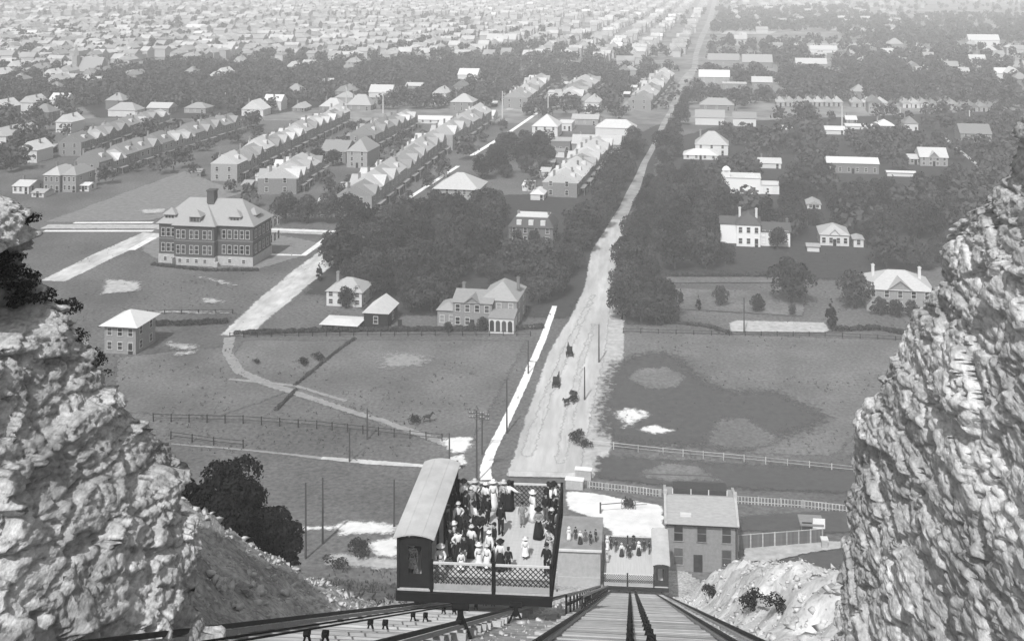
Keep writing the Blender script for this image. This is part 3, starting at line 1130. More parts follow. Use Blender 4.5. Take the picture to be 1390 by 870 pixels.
def body_mesh(pose, legs, female):
    V, E, R = [], [], []

    def add(p, r, par=None):
        V.append(p)
        R.append(r)
        if par is not None:
            E.append((par, len(V) - 1))
        return len(V) - 1
    w = .165 if female else .19
    pel = add((0, 0, .94), .135)
    wa = add((0, 0, 1.1), .10 if female else .125, pel)
    ch = add((0, .01, 1.29), (.155, .115), wa)
    nb = add((0, .015, 1.42), .075, ch)
    nk = add((0, .0, 1.49), .05, nb)
    hd = add((0, -.02, 1.57), .082, nk)
    h2 = add((0, -.015, 1.64), .088, hd)
    h3 = add((0, -.01, 1.70), .055, h2)
    add((0, -.125, 1.585), .014, hd)                # nose
    for s in (1, -1):
        add((s * .098, .0, 1.60), .016, h2)         # ear
        el, wr = ARMS[pose[0 if s > 0 else 1]]
        sh = add((s * w, .01, 1.385), .062, ch)
        e = add((s * el[0], el[1], el[2]), .044, sh)
        wv, ev = Vector((s * wr[0], wr[1], wr[2])), Vector((s * el[0], el[1], el[2]))
        wi = add(tuple(wv), .028, e)
        d = (wv - ev).normalized()
        pa = wv + d * .075
        side = d.cross(Vector((s, 0, 0.2))).normalized()
        p = add(tuple(pa), (.036, .02), wi)
        for k, (ln, of) in enumerate(((.062, -.03), (.075, -.01), (.07, .01), (.055, .03))):
            q1 = pa + d * ln * .55 + side * of
            q2 = q1 + d * ln * .45 + Vector((-s * .018, -.012, -.01))
            a = add(tuple(q1), .0095, p)
            add(tuple(q2), .008, a)
        th = add(tuple(wv + d * .05 - side * .038), .011, wi)
        add(tuple(wv + d * .095 - side * .05), .009, th)
    for (kn, an), s in zip(LEGS[legs], (1, -1)):
        hp = add((s * .095, 0, .86), .095, pel)
        k = add(kn, .06, hp)
        a = add(an, .04, k)
        add((an[0] + s * .02, an[1] - .15, an[2] - .055), .033, a)
    return skin('body', V, E, R, m_skin)


def cloth_top(pose, female, puff):
    V, E, R = [], [], []

    def add(p, r, par=None):
        V.append(p)
        R.append(r)
        if par is not None:
            E.append((par, len(V) - 1))
        return len(V) - 1
    w = .165 if female else .19
    zb = .98 if female else .82
    b = add((0, 0, zb), .15 if female else .185)
    wa = add((0, 0, 1.1), .118 if female else .16, b)
    ch = add((0, .0, 1.28), (.195, .15) if not female else (.18, .155), wa)
    nb = add((0, .012, 1.43), .1, ch)
    add((0, .005, 1.475), .066, nb)
    for s in (1, -1):
        el, wr = ARMS[pose[0 if s > 0 else 1]]
        sh = add((s * w, .01, 1.385), .085 + puff * .02, ch)
        e = add((s * el[0], el[1], el[2]), .066 + puff * .02, sh)
        add((s * (el[0] + (wr[0] - el[0]) * .92), el[1] + (wr[1] - el[1]) * .92, el[2] + (wr[2] - el[2]) * .92), .042, e)
    return V, E, R


def trousers(legs):
    V = [(0, 0, .98), (0, 0, .9)]
    R = [.15, .155]
    E = [(0, 1)]
    for (kn, an), s in zip(LEGS[legs], (1, -1)):
        i = len(V)
        V += [(s * .1, 0, .82), kn, (an[0], an[1], an[2] + .02)]
        R += [.108, .082, .066]
        E += [(1, i), (i, i + 1), (i + 1, i + 2)]
    return V, E, R


CACHE = {}


def cached(key, fn):
    if key not in CACHE:
        CACHE[key] = fn()
    return CACHE[key]


def skirt_mesh(mat, length=1.0, flare=1.0):
    prof = [(.11, 1.08), (.135, 1.02), (.18, .92), (.215, .8), (.25 * flare, .6), (.30 * flare, .35), (.35 * flare, max(.04, 1.04 - length))]
    return MB().lathe(prof, 20, sx=1, sy=.9, wob=.07).mesh('skirt', mat, True)


def hat_mesh(kind, mat):
    mb = MB()
    if kind == 'wide':
        mb.lathe([(.02, -.01), (.25, -.02), (.262, .0), (.12, .025), (.13, .06), (.115, .13), (.02, .15)], 18, sy=.95)
    elif kind == 'boater':
        mb.lathe([(.02, 0), (.16, -.005), (.163, .01), (.1, .014), (.1, .095), (.02, .1)], 16)
    elif kind == 'bowler':
        mb.lathe([(.02, -.01), (.14, 0), (.145, .012), (.1, .01), (.102, .06), (.08, .11), (.02, .13)], 16)
    else:
        mb.lathe([(.02, -.01), (.1, -.01), (.118, .02), (.11, .05), (.02, .065)], 14)
        mb.box((0, -.12, .005), (.14, .09, .015))
    return mb.mesh('hat', mat, True)


def face_mesh():
    mb = MB()
    for s in (-1, 1):
        mb.box((s * .034, -.093, 1.605), (.026, .012, .012))
        mb.box((s * .034, -.092, 1.63), (.036, .01, .007))
    mb.box((0, -.095, 1.535), (.045, .012, .011))
    return mb.mesh('face', m_hair)


CM = {'w': m_cw, 'g': m_cg, 'd': m_cd, 'm': m_cm, 'p': m_cp, 's': m_straw}


def person(label, loc, rz, female=True, top='w', low='d', hat=None, hatmat='d', pose=('down', 'down'), legs='stand', h=1.66, group=None, child=False, dress=False):
    s = h / 1.72
    t = thing('person', label, 'person', loc, rz, group, (s * (1.08 if child else 1), s * (1.08 if child else 1), s))
    link('body', cached(('b', pose, legs, female), lambda: body_mesh(pose, legs, female)), t)
    link('face', cached('face', face_mesh), t)
    hm = cached(('hair', female), lambda: MB().lathe([(.03, -.12 if female else -.05), (.092, -.07 if female else -.03), (.104, .02), (.1, .07), (.07, .11), (.02, .125)] + ([(.045, .13), (.05, .16), (.02, .19)] if female else []), 14, (0, .026, 1.62)).mesh('hair', m_hair, True))
    link('hair', hm, t)
    nm = 'dress' if dress else ('blouse' if female else 'jacket')
    link(nm, cached(('top', pose, female, top), lambda: skin(nm, *cloth_top(pose, female, 1.0 if female else 0), CM[top])), t)
    if female:
        ln = .72 if child else 1.0
        link('skirt', cached(('sk', low, ln), lambda: skirt_mesh(CM[low], ln, .9 if child else 1.0)), t)
        link('belt', cached('belt', lambda: MB().lathe([(.125, 1.03), (.128, 1.05), (.122, 1.085)], 16).mesh('belt', m_cd, True)), t)
    else:
        link('trousers', cached(('tr', legs, low), lambda: skin('trousers', *trousers(legs), CM[low])), t)
    bm_ = cached(('boots', legs), lambda: boots(legs))
    link('boots', bm_, t)
    if hat:
        link('hat', cached(('hat', hat, hatmat), lambda: hat_mesh(hat, CM[hatmat])), t, (0, .0, 1.705))
    return t


def boots(legs):
    mb = MB()
    for kn, an in LEGS[legs]:
        mb.tube([(an[0], an[1] + .05, an[2] - .05), (an[0], an[1] - .02, an[2] - .035), (an[0], an[1] - .1, an[2] - .055), (an[0], an[1] - .2, an[2] - .065)], [.04, .052, .045, .028], 8)
        mb.tube([(an[0], an[1], an[2] + .14), (an[0], an[1], an[2] - .04)], [.048, .045], 8)
    return mb.mesh('boots', m_cd, True)


def up_floor(px, py):
    p = at_z(px, py, UZ)
    return (p[0], p[1], UZ)


D, R_, F_, HP, O_, U_, B_ = ('down', 'down'), ('rail', 'rail'), ('fold', 'fold'), ('hip', 'down'), ('out', 'down'), ('up', 'down'), ('back', 'back')
FACE_US, AWAY, LEFT, RIGHT = 0.0, PI, -PI / 2, PI / 2
UPPER = [
    # px, py(feet), label, rz, kwargs
    (694, 678, 'woman in white blouse leaning on the far lattice with arms spread', AWAY - .3, dict(hat='boater', hatmat='d', pose=('out', 'out'))),
    (670, 688, 'woman all in white standing before the far lattice', .3, dict(low='w', hat='wide', hatmat='w', dress=True)),
    (659, 694, 'woman in white blouse and long dark skirt just left of the woman all in white', 2.6, dict(hat='boater', hatmat='w')),
    (646, 684, 'woman in pale hat and white blouse third from the far lattice centre post', .5, dict(hat='wide', hatmat='s', pose=HP)),
    (629, 690, 'woman in white blouse with folded arms beside the far end of the cabin', .8, dict(pose=F_, hat='wide', hatmat='d')),
    (615, 690, 'man in dark suit at the far end of the cabin bench', 1.2, dict(female=False, top='d', low='d', hat='bowler')),
    (622, 722, 'woman with puffed white sleeves and dark skirt midway along the cabin', .4, dict(pose=HP, hat='boater', hatmat='s')),
    (652, 736, 'man in long dark coat standing with his back to the camera in mid deck', AWAY, dict(female=False, top='d', low='d', hat='flat', h=1.74, pose=B_)),
    (680, 726, 'tall man in black suit by the clear deck, beside the grey clad boy', 2.7, dict(female=False, top='d', low='d', hat='bowler', h=1.8)),
    (709, 714, 'boy in grey knee suit alone on the open deck', .2, dict(female=False, top='g', low='g', hat='flat', h=1.35, child=True, pose=HP)),
    (723, 706, 'woman in white blouse partly behind the dark dressed woman with pale collar', 2.2, dict(low='w', hat='wide', hatmat='w')),
    (731, 730, 'woman in full dark dress with pale folded sleeves on the right of the deck', .1, dict(top='g', low='d', pose=F_, hat='wide', hatmat='d')),
    (741, 708, 'man in dark suit behind the dark dressed woman with pale collar', -.6, dict(female=False, top='d', low='m', hat='flat')),
    (753, 684, 'woman in white blouse and big dark hat at the far right corner', -.9, dict(hat='wide', hatmat='d', pose=R_)),
    (747, 676, 'man in dark suit and bowler at the far lattice near the right corner', 2.9, dict(female=False, top='d', low='d', hat='bowler', pose=R_)),
    (753, 712, 'man in dark jacket leaning on the side fence of the upper car', RIGHT, dict(female=False, top='d', low='d', hat='bowler', pose=R_)),
    (753, 731, 'woman in dark dress and pale boater at the side fence of the upper car', RIGHT + .4, dict(top='d', low='d', hat='boater', hatmat='s')),
    (753, 757, 'woman in mottled print dress at the right side fence', -.7, dict(top='p', low='p', hat='wide', hatmat='d', dress=True, pose=HP)),
    (713, 758, 'small child in white dress alone on the near deck', .1, dict(low='w', hat='wide', hatmat='w', h=1.12, child=True, dress=True)),
    (622, 760, 'woman in white blouse with hands on hips near the cabin front', .3, dict(pose=('hip', 'hip'), hat='boater', hatmat='d')),
    (640, 755, 'woman in white blouse and dark skirt facing away near the front lattice', 2.9, dict(hat='boater', hatmat='s', pose=F_)),
    (671, 751, 'man in dark suit stepping across the near deck', -1.2, dict(female=False, top='d', low='d', hat='flat', legs='stride')),
    (650, 771, 'girl in white frock by the front lattice left of the centre post', .6, dict(low='w', hat='wide', hatmat='w', h=1.3, child=True, dress=True)),
    (661, 774, 'girl in white frock beside the front centre post', -.5, dict(low='w', hat='boater', hatmat='s', h=1.35, child=True, dress=True)),
    (679, 773, 'woman in white blouse and dark hat just right of the front centre post', AWAY, dict(hat='wide', hatmat='d', h=1.55)),
    (690, 775, 'boy in dark jacket at the front lattice right of the centre post', AWAY, dict(female=False, top='d', low='d', hat='flat', h=1.25, child=True)),
    (626, 776, 'child in white dress standing at the front end of the cabin', .2, dict(low='w', h=1.1, child=True, dress=True)),
    (611, 757, 'man in black suit at the edge of the cabin near its front post', -.8, dict(female=False, top='d', low='d', hat='bowler')),
    (607, 728, 'man in dark suit seated side on midway along the cabin', RIGHT, dict(female=False, top='d', low='d', hat='flat')),
    (598, 783, 'woman in mottled pale dress behind the front rail next to the cabin', .1, dict(top='w', low='p', hat='wide', hatmat='w', pose=R_)),
    (560, 780, 'woman in mottled dress framed in the cabin end opening', .1, dict(top='p', low='p', hat='wide', hatmat='s')),
    (744, 781, 'man in dark suit at the near right corner of the upper car', -.3, dict(female=False, top='d', low='d', hat='bowler', pose=R_)),
    (632, 706, 'man in dark suit between the cabin and the women in white', 2.0, dict(female=False, top='d', low='d', hat='bowler')),
    (640, 700, 'woman in grey dress and pale boater behind the women by the cabin', .7, dict(top='g', low='g', hat='boater', hatmat='s')),
    (634, 742, 'woman in black dress between two white bloused women near the cabin', -.4, dict(top='d', low='d', hat='wide', hatmat='d')),
    (662, 712, 'man in black bowler just behind the man in long dark coat', .9, dict(female=False, top='d', low='d', hat='bowler')),
    (645, 722, 'woman in white blouse left of the man in long dark coat', 1.9, dict(hat='wide', hatmat='d', pose=F_)),
    (664, 763, 'woman in white blouse and dark skirt behind the two frocked girls', -.6, dict(hat='boater', hatmat='w')),
    (616, 742, 'girl in white frock against the middle cabin post', 1.0, dict(low='w', hat='wide', hatmat='w', h=1.35, child=True, dress=True)),
    (684, 690, 'woman in pale hat and print blouse right of the woman all in white', 2.9, dict(top='p', low='d', hat='wide', hatmat='s')),
    (630, 768, 'man in dark suit and flat cap at the cabin front corner', -.7, dict(female=False, top='d', low='m', hat='flat')),
    (748, 697, 'woman in white blouse crowded at the far end of the side fence', RIGHT, dict(hat='boater', hatmat='d', pose=R_)),
    (742, 742, 'boy in white shirt sitting against the right side fence', -1.0, dict(female=False, top='w', low='d', h=1.25, child=True)),
]
for px, py, lb, rz, kw in UPPER:
    x, y, z = up_floor(px, py)
    x = min(max(x, UX + .5), UX + CAR_W - .42)
    y = min(max(y, UY + .45), UY + CAR_L - .4)
    person(lb, (x, y, UZ), rz, group='people riding the upper car', **kw)

LOWER = [
    (821, 744, 'woman in white at the left far corner of the lower car', .3, dict(low='w', hat='wide', hatmat='w', dress=True)),
    (829, 742, 'man in black second from the left at the far end of the lower car', 2.8, dict(female=False, top='d', low='d', hat='bowler')),
    (836, 744, 'man in dark suit third from the left on the lower car', .4, dict(female=False, top='d', low='m', hat='flat')),
    (844, 743, 'woman in white blouse left of the far centre post of the lower car', .2, dict(hat='boater', hatmat='s')),
    (852, 744, 'man in black by the far centre post of the lower car', -.2, dict(female=False, top='d', low='d', hat='bowler', h=1.78)),
    (860, 742, 'woman in dark dress right of the far centre post of the lower car', .6, dict(top='d', low='d', hat='wide', hatmat='d')),
    (867, 744, 'woman in white blouse near the cabin of the lower car', -.4, dict(hat='wide', hatmat='w')),
    (874, 743, 'man in dark suit at the cabin edge of the lower car', .1, dict(female=False, top='d', low='d', hat='flat')),
    (881, 746, 'man in black against the cabin post of the lower car', RIGHT, dict(female=False, top='d', low='d', hat='bowler')),
    (824, 762, 'woman in mottled dress alone at the left side fence of the lower car', -.6, dict(top='p', low='p', hat='wide', hatmat='w', dress=True)),
    (855, 758, 'man in dark suit alone in the middle of the lower car deck', .2, dict(female=False, top='d', low='d', hat='bowler')),
]
for px, py, lb, rz, kw in LOWER:
    p = at_z(px, py, LZ)
    person(lb, (min(max(p[0], LX + .4), LX + CAR_W - .5), min(max(p[1] - (random.uniform(0, 2.2) if py < 750 else 0), LY + .5), LY + CAR_L - .4), LZ), rz, group='people on the lower car', **kw)

# ------------------------------------------------------------------ horses and carriages


def horse_mesh():
    V, E, R = [], [], []

    def add(p, r, par=None):
        V.append(p)
        R.append(r)
        if par is not None:
            E.append((par, len(V) - 1))
        return len(V) - 1
    a = add((0, .0, 1.18), .27)
    b = add((0, -.45, 1.2), .26, a)
    c = add((0, .45, 1.2), .27, a)
    n0 = add((0, -.75, 1.42), .17, b)
    n1 = add((0, -.98, 1.72), .11, n0)
    h0 = add((0, -1.1, 1.83), .1, n1)
    h1 = add((0, -1.32, 1.62), .07, h0)
    add((0, -1.45, 1.5), .055, h1)
    for s in (1, -1):
        add((s * .07, -1.05, 1.98), .025, h0)
        f = add((s * .14, -.5, .95), .11, b)
        k = add((s * .14, -.53, .52), .055, f)
        q = add((s * .14, -.5, .12), .04, k)
        add((s * .14, -.54, .03), .055, q)
        t = add((s * .15, .5, .98), .15, c)
        st = add((s * .15, .42, .72), .085, t)
        ho = add((s * .15, .66, .5), .055, st)
        fe = add((s * .15, .6, .12), .042, ho)
        add((s * .15, .56, .03), .055, fe)
    t0 = add((0, .74, 1.2), .05, c)
    add((0, .86, .7), .05, t0)
    return skin('body', V, E, R, m_horse)


horse_me = horse_mesh()
mane_me = MB().tube([(0, -.62, 1.55), (0, -.86, 1.8), (0, -1.02, 1.96)], [.03, .05, .03], 6).mesh('mane', m_hair)


def wheel_mesh(r):
    mb = MB()
    n = 16
    pts = [(0, r * math.cos(2 * PI * i / n), r * math.sin(2 * PI * i / n)) for i in range(n)]
    for i in range(n):
        mb.bar(pts[i], pts[(i + 1) % n], .05, .06, up=(1, 0, 0))
        if i % 2 == 0:
            mb.bar((0, 0, 0), pts[i], .03, up=(1, 0, 0))
    mb.tube([(-.09, 0, 0), (.09, 0, 0)], .07, 8)
    return mb.mesh('wheel', m_iron)


whl, whs = wheel_mesh(.62), wheel_mesh(.45)


def carriage(px, py, rz, label, hlabel, hood=True, with_horse=True):
    p = G(px, py)
    t = thing('carriage', label, 'carriage', (p[0], p[1], p[2] + .06), rz)
    mb = MB().box((0, 0, .85), (1.1, 1.5, .3)).box((0, .45, 1.25), (1.1, .15, .6)).box((0, .2, 1.08), (1.0, .5, .14))
    mb.obj('body', m_iron, t)
    if hood:
        h = MB()
        n = 7
        v, f = [], []
        for x in (-.6, .6):
            for i in range(n):
                a = PI * .95 * i / (n - 1)
                v.append((x, .1 + .62 * math.cos(a), 1.45 + .75 * math.sin(a)))
        for i in range(n - 1):
            f.append((i, i + 1, n + i + 1, n + i))
        f += [tuple(range(n)), tuple(range(n, 2 * n))[::-1]]
        h.add(v, f)
        h.obj('hood', m_cd, t)
    else:
        MB().box((0, -.3, 1.1), (1.0, .4, .4)).obj('seat', m_timd, t)
    for s in (-1, 1):
        link('wheel', whl, t, (s * .68, .5, .62))
        link('wheel', whs, t, (s * .68, -.7, .45))
    MB().bar((-.35, -.7, .7), (-.35, -2.9, .95), .05).bar((.35, -.7, .7), (.35, -2.9, .95), .05).obj('shafts', m_timd, t)
    if with_horse:
        k, n = math.cos(rz), math.sin(rz)
        x, y = 0, -2.3
        hh = thing('horse', hlabel, 'horse', (p[0] + x * k - y * n, p[1] + x * n + y * k, p[2] + .06), rz)
        link('body', horse_me, hh)
        link('mane', mane_me, hh)
    return t


carriage(773, 484, PI + .15, 'dark hooded carriage farthest up the pale road', 'dark horse of the carriage farthest up the pale road')
carriage(755, 526, PI - .1, 'dark hooded carriage in the middle of the three on the road', 'dark horse of the middle carriage on the road')
carriage(778, 546, -.55, 'dark hooded carriage nearest the incline beside a pole on the road', 'dark horse of the carriage nearest the incline')
carriage(563, 574, RIGHT + .12, 'low open cart crossing the grass field', 'dark horse pulling the open cart across the grass field', hood=False)
carriage(853, 690, RIGHT, 'small dark open wagon standing on the white station yard', '', hood=False, with_horse=False)

# ------------------------------------------------------------------ buildings
PLACED = []


def win_meshes(w, h):
    def mk():
        fr = MB()
        t = .09
        fr.box((0, -.03, h / 2 + t / 2), (w + 2 * t, .1, t)).box((0, -.06, -t / 2), (w + .3, .18, t))
        fr.box((-w / 2 - t / 2, -.03, h / 2 - h / 2 + h / 2), (t, .1, h)) if False else None
        fr.box((-w / 2 - t / 2, -.03, h / 4), (t, .1, h / 2)) if False else None
        fr.v, fr.f = [], []
        fr.box((0, -.03, h + t / 2), (w + 2 * t, .1, t)).box((0, -.05, -t / 2), (w + .3, .16, t))
        fr.box((-w / 2 - t / 2, -.03, h / 2), (t, .1, h)).box((w / 2 + t / 2, -.03, h / 2), (t, .1, h))
        fr.box((0, -.035, h / 2), (w, .07, .07))
        pn = MB().box((0, -.008, h / 2), (w, .03, h))
        return fr.mesh('window', m_trim), pn.mesh('pane', m_dwin)
    return cached(('win', round(w, 2), round(h, 2)), mk)


def add_windows(t, w, h, d, floors, cols, side_cols=0, base=.9, ww=1.0, wh=1.7, faces='f', skip=(), pane=True):
    fr, pn = win_meshes(ww, wh)
    fh = h / floors
    spots = []
    if 'f' in faces:
        for i in range(floors):
            for j in range(cols):
                if (i, j) not in skip:
                    spots.append((-w / 2 + w * (j + .5) / cols, -.02, i * fh + min(base, fh * .35), 0))
    for sd_ in 'rl':
        if sd_ in faces and side_cols:
            for i in range(floors):
                for j in range(side_cols):
                    spots.append(((w / 2 + .02) * (1 if sd_ == 'r' else -1), d * (j + .5) / side_cols, i * fh + min(base, fh * .35), PI / 2 if sd_ == 'r' else -PI / 2))
    for x, y, z, rz in spots:
        o = link('window', fr, t, (x, y, z), rz)
        if pane:
            link('pane', pn, o)


def roof_mesh(kind, w, d, h, rh, ov, mat, name='roof', ridge_frac=.5):
    """w along x, front at y=0, depth d"""
    x0, x1, y0, y1 = -w / 2 - ov, w / 2 + ov, -ov, d + ov
    z0 = h - .02
    th = .16
    mb = MB()
    yc = (y0 + y1) / 2
    if kind == 'gable_x':          # ridge runs along x
        v = [(x0, y0, z0), (x1, y0, z0), (x1, y1, z0), (x0, y1, z0), (x0, yc, z0 + rh), (x1, yc, z0 + rh)]
        mb.add(v, [(0, 1, 5, 4), (2, 3, 4, 5), (1, 2, 5), (3, 0, 4), (3, 2, 1, 0)])
    elif kind == 'gable_y':
        v = [(x0, y0, z0), (x1, y0, z0), (x1, y1, z0), (x0, y1, z0), (0, y0, z0 + rh), (0, y1, z0 + rh)]
        mb.add(v, [(1, 2, 5, 4), (3, 0, 4, 5), (0, 1, 4), (2, 3, 5), (3, 2, 1, 0)])
    elif kind == 'hip':
        r = max(0.0, (w - d) / 2) if w > d else 0
        q = max(0.0, (d - w) / 2) if d > w else 0
        v = [(x0, y0, z0), (x1, y0, z0), (x1, y1, z0), (x0, y1, z0), (-r - .15, yc - q, z0 + rh), (r + .15, yc - q, z0 + rh), (r + .15, yc + q + .1, z0 + rh), (-r - .15, yc + q + .1, z0 + rh)]
        mb.add(v, [(0, 1, 5, 4), (1, 2, 6, 5), (2, 3, 7, 6), (3, 0, 4, 7), (4, 5, 6, 7), (3, 2, 1, 0)])
    elif kind == 'mansard':
        i = min(w, d) * .18
        v = [(x0, y0, z0), (x1, y0, z0), (x1, y1, z0), (x0, y1, z0), (x0 + i, y0 + i, z0 + rh), (x1 - i, y0 + i, z0 + rh), (x1 - i, y1 - i, z0 + rh), (x0 + i, y1 - i, z0 + rh)]
        mb.add(v, [(0, 1, 5, 4), (1, 2, 6, 5), (2, 3, 7, 6), (3, 0, 4, 7), (4, 5, 6, 7), (3, 2, 1, 0)])
    elif kind == 'flat':
        mb.box((0, d / 2, z0 + .15), (w + .4, d + .4, .3))
    elif kind == 'shed':
        v = [(x0, y0, z0), (x1, y0, z0), (x1, y1, z0 + rh), (x0, y1, z0 + rh), (x0, y0, z0 - .12), (x1, y0, z0 - .12), (x1, y1, z0 - .12), (x0, y1, z0 - .12)]
        mb.add(v, [(0, 1, 2, 3), (4, 5, 1, 0), (5, 6, 2, 1), (6, 7, 3, 2), (7, 4, 0, 3), (7, 6, 5, 4)])
    return mb.mesh(name, mat)


def walls_mesh(w, d, h, mat, gable=None, rh=0):
    mb = MB().box((0, d / 2, h / 2 - .4), (w, d, h + .8))
    if gable == 'gable_y':
        mb.add([(-w / 2, 0.01, h), (w / 2, 0.01, h), (0, .01, h + rh * .97), (-w / 2, -.03, h), (w / 2, -.03, h), (0, -.03, h + rh * .97)], [(3, 4, 5), (0, 2, 1), (0, 1, 4, 3), (1, 2, 5, 4), (2, 0, 3, 5)])
    return mb.mesh('wall', mat)


def chimney(rf, x, y, z, s=.7, h=1.6, mat=None):
    mb = MB().box((x, y, z + h / 2 - .6), (s, s * .8, h + 1.2)).box((x, y, z + h + .06), (s + .2, s * .8 + .2, .14))
    for k in (-.17, .17):
        mb.tube([(x + k * s, y, z + h + .1), (x + k * s, y, z + h + .42)], [.1, .08], 6)
    return mb.obj('chimney', mat or m_brick, rf)


def house(label, cat, x0, x1, base, eave, ridge, depth, roof='gable_x', wall=None, rmat=None, floors=2, cols=3, scols=2, chims=1, rz=-.085, ov=.35, door=True, name='house', group=None, faces='fr', skip=(), cross=False, rhk=1.0, pane=True, ww=1.0, wh=1.6, chmat=None):
    a, b = G(x0, base), G(x1, base)
    c = (a + b) / 2
    w = max(float(np.linalg.norm((b - a)[:2])), 2.0)
    h = max(z_over(c, eave) - c[2], 1.6)
    mid = c + np.array([math.sin(-rz), math.cos(rz), 0]) * depth / 2
    rh = max(z_over(mid, ridge) - c[2] - h, .5) * rhk if roof not in ('flat',) else .3
    rh = min(rh, w * .9)
    t = thing(name, label, cat, (c[0], c[1], c[2]), rz, group)
    link('wall', walls_mesh(w, depth, h, wall or m_brickp, roof, rh), t)
    rf = link('roof', roof_mesh(roof, w, depth, h, rh, ov, rmat or m_roofm), t)
    if floors:
        add_windows(t, w, h, depth, floors, cols, scols, faces=faces, skip=skip, pane=pane, ww=min(ww, w / cols * .5), wh=min(wh, h / floors * .6))
    if door and floors:
        d = MB().box((w / cols * (.5 if cols % 2 == 0 else 0) * 0 + (0 if cols % 2 == 0 else w / cols), -.05, 1.05), (1.0, .1, 2.1))
        link('door', d.mesh('door', m_timd), t)
    for k in range(chims):
        u = (-.35, .35, 0, .2)[k % 4]
        zc = h + rh * (.75 if roof != 'flat' else .3)
        chimney(rf, u * w, depth * (.55 if k % 2 == 0 else .48), zc, mat=chmat)
    if cross:
        gw, gh = w * .36, rh * .82
        mb = MB()
        zb = h
        mb.add([(-gw / 2, -.12, zb - .05), (gw / 2, -.12, zb - .05), (0, -.12, zb + gh * .8), (-gw / 2, .3, zb - .05), (gw / 2, .3, zb - .05), (0, .3, zb + gh * .8)], [(0, 1, 2), (3, 5, 4), (0, 2, 5, 3), (1, 4, 5, 2), (0, 3, 4, 1)])
        link('gable', mb.mesh('gable', wall or m_brickp), t)
        mr = MB()
        e = .28
        for s in (-1, 1):
            mr.add([(s * (gw / 2 + e), -.42, zb - .12), (0, -.42, zb + gh * .8 + .14), (0, depth * .45, zb + gh * .8 + .14), (s * (gw / 2 + e), depth * .2, zb - .12),
                    (s * (gw / 2 + e), -.42, zb - .02), (0, -.42, zb + gh * .8 + .26), (0, depth * .45, zb + gh * .8 + .26), (s * (gw / 2 + e), depth * .2, zb - .02)],
                   [(0, 1, 5, 4), (4, 5, 6, 7), (3, 2, 1, 0), (1, 2, 6, 5), (2, 3, 7, 6), (3, 0, 4, 7)])
        mr.obj('gable_roof', rmat or m_roofm, rf)
    PLACED.append((c[0], c[1] + depth / 2, max(w, depth)))
    return t, w, h, rh, c


